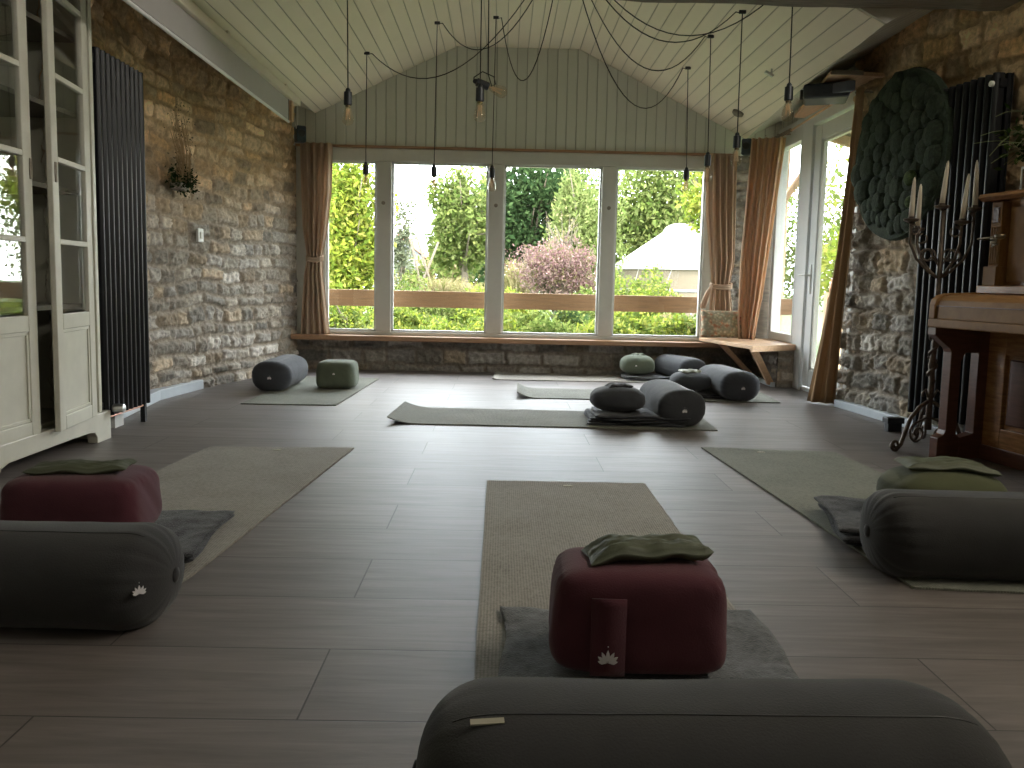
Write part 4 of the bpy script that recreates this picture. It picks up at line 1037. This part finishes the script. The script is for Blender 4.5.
for i, (dx, dy, z0, z1) in enumerate(cand):
    l = math.hypot(dx, dy); 
    if l > .02:
        ax_ = (dx/l, dy/l)
        def Q(r_, z): return (r_*ax_[0], r_*ax_[1], z)
        MB().tube([Q(.005, .845), Q(l*.35, .875), Q(l*.75, .935), Q(l*.98, 1.01), Q(l, z0-.03), Q(l, z0-.012)], .007, 8).build('arm', M['iron'], k, smooth=True)
        MB().tube([Q(.004, .90)]+[Q(l*.45+.028*math.cos(t_), .955+.028*math.sin(t_)) for t_ in np.linspace(PI, -PI*.9, 16)], .0045, 6).build('scroll', M['iron'], k, smooth=True)
        MB().tube([Q(l, z0-.02)]+[Q(l-.025+.022*math.cos(t_), z0-.05+.022*math.sin(t_)) for t_ in np.linspace(PI/2, -PI*1.3, 16)], .005, 6).build('scroll', M['iron'], k, smooth=True)
    MB().lathe([(.006, -.022), (.012, -.016), (.032, -.010), (.036, .0), (.033, .002), (.014, -.002), (.014, .012), (.012, .012)], 20, Matrix.Translation((dx, dy, z0))).build('drip_pan', M['iron'], k, smooth='auto')
    t = empty('taper_candle', (2.115+dx, 4.13+dy, z0+.004), 0, ['ivory taper candle on the leftmost arm of the candelabra', 'ivory taper candle second from left on the candelabra', 'ivory taper candle at the centre of the candelabra, leaning right', 'ivory taper candle second from right on the candelabra, leaning', 'ivory taper candle on the rightmost arm of the candelabra'][i], 'candle', 'taper candles in the candelabra')
    t.rotation_euler = (0, (.02, .015, .07, .075, -.03)[i], 0)
    H_ = z1-z0
    MB().lathe([(.0125, 0), (.012, H_*.3), (.0095, H_*.75), (.006, H_*.94), (.002, H_)], 14).build('candle_wax', M['wax'], t, smooth=True)
    MB().tube([(0, 0, H_-.002), (.001, 0, H_+.008)], .001, 5).build('wick', M['black'], t)

# ------------------------------------------------------------------ piano (local: u along the front towards the camera, v back to the wall)
pk = empty('upright_piano', (1.975, 3.93, 0), math.atan2(.17, .985), 'golden walnut upright piano cut off by the right edge of the view', 'piano')
# local x = v (towards wall), local y = -u
W_ = 1.42
def pb(mb, name, m=None, par=None, **kw): return mb.build(name, m or M['piano'], par or pk, **kw)
pb(MB().box(0, .34, -W_, 0, .615, .655), 'key_bed', M['piano_light'], bevel=.006)
fall = [(.012, .655), (.012, .715), (.02, .74), (.04, .757), (.07, .765), (.30, .775), (.30, .655)]
pb(MB().prism(fall, -W_+.05, -.045, 'y'), 'fallboard', M['piano_light'], bevel=.003)
pb(MB().box(.008, .013, -W_+.05, -.045, .712, .716), 'fallboard_seam', M['piano_dark'])
cheek = [(.003, .655), (.003, .72), (.012, .745), (.035, .762), (.07, .772), (.30, .782), (.30, .655)]
for y0 in (-.04, -W_): pb(MB().prism(cheek, y0, y0+.04, 'y'), 'cheek', M['piano_light'], bevel=.004)
# console legs with an open arch
prof = [(.005, .615), (.005, .580), (.030, .560), (.085, .520), (.095, .50), (.095, .135), (.085, .115), (.055, .10), (.055, .0), (.30, .0), (.30, .615), (.235, .615), (.235, .12), (.165, .115), (.16, .48), (.235, .50), (.235, .615)]
for y0 in (-.055, -W_):
    pb(MB().prism([(.005, .615), (.005, .580), (.030, .560), (.085, .520), (.095, .50), (.095, .135), (.085, .115), (.055, .10), (.055, .0), (.17, .0), (.17, .10), (.15, .12), (.15, .46), (.17, .50), (.24, .50), (.24, .615)], y0, y0+.055, 'y')
       .prism([(.17, .0), (.34, .0), (.34, .615), (.24, .615), (.24, .12), (.17, .10)], y0, y0+.055, 'y'), 'leg', M['piano_dark'], bevel=.003)
pb(MB().box(.30, .62, -.03, 0, 0, 1.20).box(.30, .62, -W_, -W_+.03, 0, 1.20), 'side_panel', M['piano_dark'], bevel=.003)
pb(MB().box(.31, .62, -W_+.03, -.03, .08, .61).box(.33, .62, -W_+.03, -.03, .61, 1.20), 'case', M['piano'])
pb(MB().box(.290, .312, -.16, -.03, .06, .60).box(.290, .312, -W_+.03, -W_+.16, .06, .60).box(.290, .312, -W_+.16, -.16, .50, .60).box(.290, .312, -W_+.16, -.16, .06, .16), 'lower_frame', M['piano'], bevel=.004)
pb(MB().box(.298, .312, -W_+.18, -.18, .18, .48), 'lower_panel', M['piano_dark'], bevel=.006)
pb(MB().box(.28, .34, -W_, 0, 0, .07), 'toe_rail', M['piano_dark'], bevel=.004)
pb(MB().box(.24, .34, -W_, 0, .775, .812), 'shelf_rail', M['piano'], bevel=.004)
for y0 in (-.075, -W_+.01):
    p_ = pb(MB().box(.285, .335, y0, y0+.065, .812, 1.195), 'pilaster', M['piano_light'], bevel=.003)
    MB().box(.268, .34, y0-.008, y0+.073, .812, .90).build('pilaster_base', M['piano_light'], p_, bevel=.003)
    mb = MB()
    for q in range(4): mb.tube([(.284, y0+.012+.0137*q, .91), (.284, y0+.012+.0137*q, 1.08)], .004, 6)
    mb.build('fluting', M['piano_light'], p_)
    MB().box(.280, .286, y0+.015, y0+.05, 1.10, 1.17).build('carved_block', M['piano_dark'], p_, bevel=.002)
pb(MB().box(.318, .335, -W_+.09, -.09, .83, 1.17), 'upper_panel', M['piano_light'], bevel=.003)
pb(MB().prism([(.235, 1.215), (.245, 1.232), (.64, 1.232), (.64, 1.200), (.26, 1.200)], -W_-.03, .03, 'y'), 'lid', M['piano'], bevel=.003)
s_ = pb(MB().lathe([(.022, 0), (.022, .006), (.008, .010)], 16, Matrix.Translation((.284, -.042, 1.02)) @ Matrix.Rotation(-PI/2, 4, 'Y')), 'candle_sconce', M['brass'], smooth='auto')
MB().tube([(.28, -.042, 1.02), (.22, -.05, 1.022), (.16, -.09, 1.02), (.13, -.17, 1.02), (.12, -.26, 1.02)], .004, 8).tube([(.28, -.042, 1.00), (.24, -.08, .99), (.19, -.14, .985), (.12, -.26, .99)], .003, 8).lathe([(.004, 0), (.02, .004), (.022, .02)], 14, Matrix.Translation((.12, -.27, 1.01))).build('sconce_arm', M['brass'], s_, smooth=True)
# things on the piano
def on_piano(v_, u_, z):
    q = Vector((v_, -u_, z)); q.rotate(Matrix.Rotation(pk.rotation_euler.z, 3, 'Z')); return Vector(pk.location)+q
k = empty('lantern', on_piano(.40, .10, 1.233), .2, 'small white framed lantern on the piano lid at the right edge', 'lantern')
MB().box(-.03, .03, -.03, .03, 0, .012).box(-.03, .03, -.03, .03, .11, .12).box(-.03, -.024, -.03, -.024, .012, .11).box(.024, .03, -.03, -.024, .012, .11).box(-.03, -.024, .024, .03, .012, .11).box(.024, .03, .024, .03, .012, .11).build('lantern_frame', M['white'], k)
MB().box(-.022, .022, -.022, .022, .014, .108).build('lantern_glass', M['glass'], k)
MB().tube([(0, 0, .12), (.0, .0, .135), (.012, 0, .145), (0, 0, .155), (-.012, 0, .145), (0, 0, .135)], .0015, 5).build('ring', M['white'], k)
k = empty('potted_plant', on_piano(.47, .12, 1.233), 0, 'trailing plant with long thin stems on top of the piano', 'plant')
k.location = on_piano(.42, .22, 1.233)
MB().lathe([(.04, 0), (.055, .08), (.058, .10), (.05, .10), (.045, .085)], 20).build('pot', M['beam'], k, smooth='auto')
mb = MB(); r = np.random.default_rng(8)
tips = []
for i in range(26):
    a = r.uniform(1.7, 4.4); l = r.uniform(.12, .32); h_ = r.uniform(.08, .34)
    p0 = (0, 0, .09); p1 = (l*.4*math.cos(a), l*.4*math.sin(a), .1+h_); p2 = (l*math.cos(a), l*math.sin(a)+.03, .08+h_*r.uniform(.2, 1.1))
    q = [tuple((1-s)**2*np.array(p0)+2*s*(1-s)*np.array(p1)+s*s*np.array(p2)) for s in np.linspace(0, 1, 9)]
    mb.tube(q, .0017, 4); tips += q[2:]
mb.build('stems', simple('plant_stem', (.12, .14, .06), .7, .2), k)
P = np.array(tips)[r.integers(0, len(tips), 420)]*np.array([.7, .7, 1])+r.normal(size=(420, 3))*.025
V, F, C = leaf_quads(P, .04, [(.05, .09, .02), (.08, .11, .03)], 9); np_mesh('leaves', V, F, M['leaf'], k, False, C)

SKY, SUN, NEAR_FILL, REARW, EXPO = 8.0, 5.5, 25, 0, 1.08
# ------------------------------------------------------------------ garden
GZ = -.15
grd = MB().box(-60, 60, 7.42, 90, GZ-.2, GZ).build('lawn_ground', M['lawn']); grd['kind'] = 'structure'
grd = MB().box(2.8, 60, -10, 7.42, GZ-.2, GZ).build('lawn_ground_side', M['lawn']); grd['kind'] = 'structure'

def crown_points(c, rad, n, lumps, seed, shell=.55):
    r = np.random.default_rng(seed); c = np.array(c); rad = np.array(rad)
    L_ = r.normal(size=(lumps, 3)); L_ /= np.linalg.norm(L_, axis=1)[:, None]; L_ *= r.uniform(.25, .78, (lumps, 1))
    ls = r.uniform(.22, .42, lumps)
    k = r.integers(0, lumps, n); d = r.normal(size=(n, 3)); d /= np.linalg.norm(d, axis=1)[:, None]
    q = L_[k]+d*ls[k][:, None]*(r.uniform(shell, 1.08, n)[:, None])
    return c+q*rad
def plant(name, base, c, rad, n, size, cols, label, cat, seed, lumps=26, trunk=.06, aspect=.5, up=.2, group=None, branches=10):
    t = empty(name, base, 0, label, cat, group); b = np.array(base, float)
    P = crown_points(c, rad, n, lumps, seed)-b; P = P[P[:, 2] > .02]
    V, F, C = leaf_quads(P, size, cols, seed, up, aspect); np_mesh('foliage', V, F, M['leaf'], t, False, C)
    rr = random.Random(seed); cc = Vector(c)-Vector(base); mb = MB()
    mb.tube([(0, 0, 0), (cc.x*.3, cc.y*.3, cc.z*.45), (cc.x, cc.y, cc.z)], [trunk, trunk*.75, trunk*.35], 8)
    for i in range(branches):
        z0 = rr.uniform(.35, .9); p0 = Vector((cc.x*z0*.8, cc.y*z0*.8, cc.z*z0)); a = rr.uniform(0, 6.28)
        p2 = cc+Vector((math.cos(a)*rad[0]*.7, math.sin(a)*rad[1]*.7, rr.uniform(-.3, .7)*rad[2])); p1 = (p0+p2)/2+Vector((0, 0, .1*rad[2]))
        mb.tube([p0, p1, p2], [trunk*.4, trunk*.25, trunk*.08], 5)
    mb.build('trunk', M['bark'], t, smooth=True)
    return t
YG = [(.50, .58, .08), (.38, .50, .07), (.64, .66, .15), (.26, .38, .06)]
MG = [(.25, .34, .09), (.34, .43, .11), (.17, .26, .06), (.44, .50, .16)]
DG = [(.09, .16, .06), (.13, .21, .08), (.06, .12, .045)]
LG = [(.34, .42, .14), (.42, .48, .18), (.26, .34, .10)]
PK = [(.46, .27, .27), (.56, .38, .36), (.36, .20, .20), (.50, .36, .30), (.30, .26, .12)]
DRY = [(.55, .46, .24), (.62, .52, .30), (.42, .36, .16), (.34, .36, .12)]
def at(px, dist): return (px-503)/850*dist
# left pane
plant('garden_tree', (at(352, 12), 12, GZ), (at(348, 12), 12, 1.35), (.66, .6, 1.7), 14000, .09, YG, 'bright yellow-green leafy tree filling the leftmost window pane', 'tree', 1, 40)
plant('garden_shrub', (at(322, 14), 14.5, GZ), (at(322, 14), 14.5, .9), (.9, .7, 1.1), 4500, .09, MG, 'mid green shrub behind the bright tree at the left curtain', 'shrub', 2)
plant('garden_shrub', (at(350, 10), 10, GZ), (at(350, 10), 10, .18), (.75, .4, .55), 5000, .06, MG+YG, 'low green shrub at the foot of the leftmost pane', 'shrub', 3)
# second pane
plant('garden_tree', (at(402, 20), 20, GZ), (at(402, 20), 20, 1.75), (.42, .4, 1.0), 1500, .10, [(.25, .28, .18), (.33, .36, .22)], 'thin sparse grey-green tree against the white sky', 'tree', 4, 16, .04)
plant('garden_tree', (at(466, 23), 23, GZ), (at(462, 23), 23, 2.35), (1.15, 1.1, 1.65), 12000, .16, MG+LG, 'big rounded green tree right of the white sky', 'tree', 5, 40, .12)
plant('garden_tree', (at(528, 27), 27, GZ), (at(528, 27), 27, 2.8), (2.4, 1.6, 2.9), 15000, .20, DG, 'dark green tree behind the third window pane', 'tree', 6, 40, .15)
plant('garden_tree', (at(582, 21), 21, GZ), (at(585, 21), 21, 2.1), (1.05, .9, 2.2), 11000, .14, LG, 'pale green conifer-like tree between third and fourth pane', 'tree', 7, 36, .1, .35, .9)
plant('garden_tree', (at(655, 25), 31, GZ), (at(655, 31), 31, 3.1), (3.6, 1.6, 3.4), 18000, .21, MG+LG, 'wide light green tree rising behind the white yurt', 'tree', 8, 50, .14)
plant('garden_tree', (at(722, 12), 12.5, GZ), (at(722, 12), 12.5, 2.2), (.75, .6, .75), 2200, .11, YG, 'bright leafy branch tree at the right curtain above the yurt', 'tree', 9, 20, .05)
plant('bare_tree', (at(567, 17), 17.5, GZ), (at(562, 17), 17.5, 1.8), (.5, .4, .7), 120, .06, DRY, 'leafless pale branching tree in the third pane', 'tree', 10, 14, .035, branches=34)
# maple and grasses
plant('japanese_maple', (at(556, 12), 12, GZ), (at(556, 12), 12, .93), (.72, .6, .56), 9000, .055, PK, 'pinkish red Japanese maple dome in the third pane', 'tree', 11, 50, .05, .35, -.3)
def grass_clump(base, h, rad, n, label, seed, cols, w=.012, arch=.7):
    t = empty('pampas_grass', base, 0, label, 'grass'); r = np.random.default_rng(seed)
    V = []; F = []; C = []
    for i in range(n):
        a = r.uniform(0, 6.283); l = rad*r.uniform(.2, 1); hh = h*r.uniform(.6, 1); p0 = r.normal(size=2)*rad*.12
        dx, dy = math.cos(a), math.sin(a); col = np.array(cols[r.integers(len(cols))])*r.uniform(.8, 1.2); b0 = len(V)
        for s in np.linspace(0, 1, 6):
            x = p0[0]+dx*l*s**1.6; y = p0[1]+dy*l*s**1.6; z = hh*(1-(1-s)**1.6) - arch*hh*.5*max(0, s-.55)**1.3
            ww = w*(1-.7*s); V += [(x-dy*ww, y+dx*ww, z), (x+dy*ww, y-dx*ww, z)]; C += [col, col]
        for q in range(5): F.append((b0+2*q, b0+2*q+1, b0+2*q+3, b0+2*q+2))
    np_mesh('blades', np.array(V), F, M['leaf'], t, False, np.array(C)*.40); t['group'] = 'dry ornamental grasses'; return t
grass_clump((at(442, 15), 15, GZ), 1.15, .8, 700, 'dry straw-coloured grass clump left in the second pane', 1, DRY)
grass_clump((at(478, 14), 14, GZ), 1.05, .75, 700, 'arching straw-yellow grass clump beside the second mullion', 2, DRY)
grass_clump((at(516, 17), 17, GZ), 1.6, .7, 500, 'tall beige grass clump behind the maple at left', 3, DRY)
for i, (px, Y, h_, rx, cols, lab) in enumerate([(405, 13, .55, .6, MG, 'green shrub under the sparse tree in the second pane'), (440, 11.5, .48, .55, MG+LG, 'leafy shrub below the dry grasses'), (488, 11, .50, .35, YG, 'yellow-green shrub beside the second mullion above the rail'),
        (515, 11, .45, .40, YG, 'yellow-green shrub at the lower left of the maple'), (590, 10.5, .52, .35, MG, 'fresh green shrub at the lower right of the maple'), (632, 13, .72, .55, YG+MG, 'green bush in front of the yurt, left'), (660, 12.5, .62, .50, MG+YG, 'green bush in front of the yurt, middle'),
        (605, 14, .7, .4, MG, 'bush behind the third mullion'), (700, 11, .26, .5, MG+DRY, 'low bush at the right end below the rail'),
        (415, 9.6, .36, .5, YG+MG, 'low green planting below the rail, second pane left'), (465, 9.4, .36, .5, YG+MG, 'low green planting below the rail, second pane right'), (530, 9.2, .36, .5, MG, 'low green planting below the rail, third pane left'),
        (575, 9.4, .36, .45, DG+MG, 'dark leafy planting below the rail, third pane right'), (635, 9.3, .36, .45, YG+MG, 'low green planting below the rail, fourth pane left'), (548, 8.9, .34, .42, MG, 'low green planting under the maple, just outside the sill'), (600, 8.8, .34, .40, MG+YG, 'low green planting behind the third mullion, just outside the sill'), (690, 8.9, .34, .42, MG+YG, 'low green planting outside the right end of the sill'), (495, 8.8, .34, .40, MG+YG, 'low green planting behind the second mullion, just outside the sill'),
        (680, 9.6, .36, .45, LG+DRY, 'pale dry planting below the rail, fourth pane right')]):
    plant('garden_shrub', (at(px, Y), Y, GZ), (at(px, Y), Y, GZ+h_*.9), (rx*1.15, .45, h_), 4200, .06, cols, lab, 'shrub', 40+i, 22, .02, branches=4)
# teepee poles
for i, (px0, px1, z1) in enumerate([(416, 446, 1.6), (410, 432, 1.55), (438, 405, 1.5)]):
    k = empty('garden_pole', (at(px1, 16), 16, GZ), 0, ['long leaning bare pole falling to the right in the second pane', 'shorter bare pole leaning right beside the long one', 'bare pole leaning left in the second pane'][i], 'pole', 'leaning garden poles')
    MB().tube([(0, 0, 0), (at(px0, 16)-at(px1, 16), .1, z1+.15)], .022, 7).build('pole', M['bark'], k, smooth=True)
# house beyond
k = empty('neighbour_house', (-4.1, 38, GZ), 0, 'distant pale house with a red tiled roof in the second pane', 'house')
MB().prism([(-1.8, 0), (.6, 0), (.6, 1.9), (-.6, 2.9), (-1.8, 1.9)], 0, 5, 'y').build('house_wall', M['render_wall'], k)
MB().prism([(-.62, 2.92), (-.62, 3.02), (1.3, 1.6), (1.25, 1.45)], -.1, 5.1, 'y').build('house_roof', M['roof'], k)
# hedge backdrop
plant('garden_hedge', (-8.5, 30, GZ), (-8.5, 30, 1.2), (5, 1.5, 2.6), 9000, .2, MG+DG, 'green hedge far left beyond the bright tree', 'hedge', 80, 40, .1)
plant('garden_hedge', (12.5, 34, GZ), (12.5, 34, 2.0), (5, 1.5, 3.2), 8000, .2, MG+LG, 'tall tree screen far right behind the yurt', 'hedge', 81, 40, .1)
plant('garden_hedge', (-.4, 33, GZ), (-.4, 33, .6), (5.2, 1.0, 1.6), 9000, .22, MG+DRY, 'low hedge across the garden behind the maple and grasses', 'hedge', 82, 40, .1)
# yurt
k = empty('yurt', (5.72, 28, GZ), 0, 'white canvas yurt with a domed crown in the fourth pane', 'yurt'); k.scale = (.86, .86, 1.0)
MB().lathe([(2.42, 0), (2.42, 1.52)], 48).build('yurt_wall', M['yurt_wall'], k, smooth='auto')
mb = MB()
for i in range(12):
    a = 2*PI*i/12; mb.tube([(2.43*math.cos(a), 2.43*math.sin(a), 0), (2.43*math.cos(a+.25), 2.43*math.sin(a+.25), 1.5)], .012, 5)
mb.build('wall_rope', M['yurt'], k)
MB().lathe([(2.50, 1.42), (2.52, 1.50), (1.8, 1.95), (.62, 2.66), (.60, 2.72), (.50, 2.83), (.30, 2.92), (.02, 2.96)], 48).build('yurt_roof', M['yurt'], k, smooth='auto')
MB().lathe([(2.44, .74), (2.45, .78), (2.44, .82)], 48).build('wall_band', M['render_wall'], k)

# verandah outside: rails, post, brackets and roof
k = empty('verandah_rail', (0, 7.62, GZ), 0, 'wide reddish wooden rail board running outside behind the big window', 'rail')
MB().box(-2.6, 2.75, -.02, .02, .69, .835).build('rail_board', M['rail'], k, bevel=.004)
for x in (-2.5, 2.68): MB().box(x-.05, x+.05, -.05, .05, 0, .85).build('post', M['post'], k, bevel=.006)
k = empty('verandah_rail', (2.95, 6.9, GZ), 0, 'short sunlit wooden rail board outside the side window', 'rail')
MB().box(-.02, .02, .05, .75, .69, .86).build('rail_board', M['wood_light'], k, bevel=.004)
MB().box(-.04, .04, .72, .80, 0, .90).build('post', M['post'], k)
k = empty('verandah_post', (2.63, 8.25, GZ), 0, 'rough sand-coloured timber post outside the side window', 'post')
pts = []
V = []; F = []; n = 26
for i in range(n+1):
    z = 2.35*i/n
    for j in range(16):
        a = 2*PI*j/16; r_ = .078*(abs(math.cos(a))**4+abs(math.sin(a))**4)**-.25*(1+.07*(float(vnoise(z*9, j*.9, 5))-.5)*2)
        V.append((r_*math.cos(a), r_*math.sin(a), z))
    if i:
        for j in range(16): F.append(((i-1)*16+j, (i-1)*16+(j+1) % 16, i*16+(j+1) % 16, i*16+j))
F += [tuple(range(15, -1, -1)), tuple(n*16+j for j in range(16))]
MB().add(V, F).build('post_timber', M['post'], k, smooth=True)
MB().tube([(.0, -.05, 1.72), (.25, -.35, 2.2)], .035, 6).build('brace', M['post'], k)
k = empty('verandah_roof', (3.0, 6.6, 2.05), 0, 'brown boarded verandah roof over the garden door outside', 'roof')
MB().prism([(-.55, .30), (.95, -.10), (.95, -.03), (-.55, .37)], -1.6, 1.5, 'y').build('roof_boards', M['bark'], k)
for y in np.arange(-1.4, 1.5, .45): MB().prism([(-.55, .22), (1.0, -.20), (1.0, -.11), (-.55, .30)], y, y+.07, 'y').build('rafter', M['post'], k)
MB().box(.75, .83, -1.6, 1.5, -.22, -.08).build('eaves_beam', M['post'], k)
# green beyond the side window
plant('garden_tree', (5.2, 10.8, GZ), (5.2, 10.8, 1.0), (1.3, 1.0, 1.25), 12000, .11, YG, 'bright green bush beyond the side window', 'tree', 90, 40)
plant('garden_tree', (6.4, 13.5, GZ), (6.4, 13.5, 1.6), (1.6, 1.6, 1.7), 9000, .15, YG+MG, 'taller green tree beyond the garden door', 'tree', 91, 40)
plant('garden_tree', (7.6, 12.8, GZ), (7.6, 12.8, 1.9), (2.2, 2.0, 2.2), 12000, .16, MG+LG, 'broad tree farther right beyond the garden door', 'tree', 92, 40)
plant('garden_tree', (6.0, 10.2, GZ), (6.2, 10.0, 1.1), (1.6, 1.3, 1.4), 11000, .12, MG+YG, 'leafy tree right outside the door glass', 'tree', 93, 40)
k = empty('garden_pot', (3.75, 9.4, GZ), 0, 'round terracotta pot on a stand outside the side window', 'pot')
MB().lathe([(.06, .78), (.12, .84), (.14, .95), (.12, 1.02), (.13, 1.04), (.10, 1.04)], 20).build('pot_body', M['roof'], k, smooth='auto')
MB().tube([(0, 0, 0), (0, 0, .80)], .03, 8).build('stand', M['post'], k)

# ------------------------------------------------------------------ light
W = bpy.data.worlds.new('sky'); bpy.context.scene.world = W; W.use_nodes = True; nt = W.node_tree
bg = nt.nodes['Background']; tc = N(nt, 'ShaderNodeTexCoord'); nz = N(nt, 'ShaderNodeTexNoise', Scale=2.5, Detail=5.0)
L(nt, tc.outputs['Generated'], nz.inputs['Vector'])
rp = ramp(nt, nz.outputs['Fac'], [(.35, (.78, .88, 1.)), (.6, (1., 1., 1.))]); L(nt, rp.outputs[0], bg.inputs[0]); bg.inputs[1].default_value = SKY
def sun(e, az, el, ang):
    l = bpy.data.lights.new('sun', 'SUN'); l.energy = e; l.angle = math.radians(ang); l.color = (1, .93, .80)
    o = bpy.data.objects.new('sun', l); COL.objects.link(o)
    d = Vector((math.cos(math.radians(az))*math.cos(math.radians(el)), math.sin(math.radians(az))*math.cos(math.radians(el)), math.sin(math.radians(el))))
    o.rotation_euler = d.to_track_quat('Z', 'Y').to_euler(); return o
sun(SUN, -35, 52, 1.5)
def area(name, loc, rot, sx, sy, e, col=(1, 1, 1), portal=False):
    l = bpy.data.lights.new(name, 'AREA'); l.shape = 'RECTANGLE'; l.size = sx; l.size_y = sy; l.energy = e; l.color = col
    if portal: l.cycles.is_portal = True
    o = bpy.data.objects.new(name, l); COL.objects.link(o); o.location = loc; o.rotation_euler = rot; return o
area('window_portal', (.1, 7.44, 1.05), (-PI/2, 0, 0), 3.6, 1.5, 1, portal=True)
area('door_portal', (2.42, 6.5, 1.1), (0, PI/2, 0), 2.0, 1.8, 1, portal=True)
# added fill light in an unseen, made-up wall slot beside the camera
area('near_fill_light', (2.77, 1.7, 2.71), (0, PI/2-.12, 0), .21, 2.4, NEAR_FILL, (1, .90, .76))

sc = bpy.context.scene
sc.view_settings.view_transform = 'Standard'; sc.view_settings.look = 'None'; sc.view_settings.gamma = 1; sc.view_settings.exposure = EXPO
sc.view_settings.use_curve_mapping = False
sc.cycles.max_bounces = 10; sc.cycles.transparent_max_bounces = 24; sc.cycles.diffuse_bounces = 5; sc.cycles.sample_clamp_indirect = 6

# ------------------------------------------------------------------ camera
cam = bpy.data.cameras.new('camera'); co = bpy.data.objects.new('camera', cam); COL.objects.link(co)
R3 = Matrix(((0.9997116947684156, -0.020371972738111057, -0.012708661220602801), (-0.010530595305355722, 0.10366786045050191, -0.9945562232835959), (0.021578551985182267, 0.9944033172895055, 0.10342344346351008)))
co.matrix_world = Matrix.Translation((0, 0, .78)) @ R3.to_4x4()
cam.sensor_width = 36; cam.lens = 850/1024*36; cam.shift_y = -13.4/1024; cam.clip_end = 400; cam.clip_start = .05
bpy.context.scene.camera = co
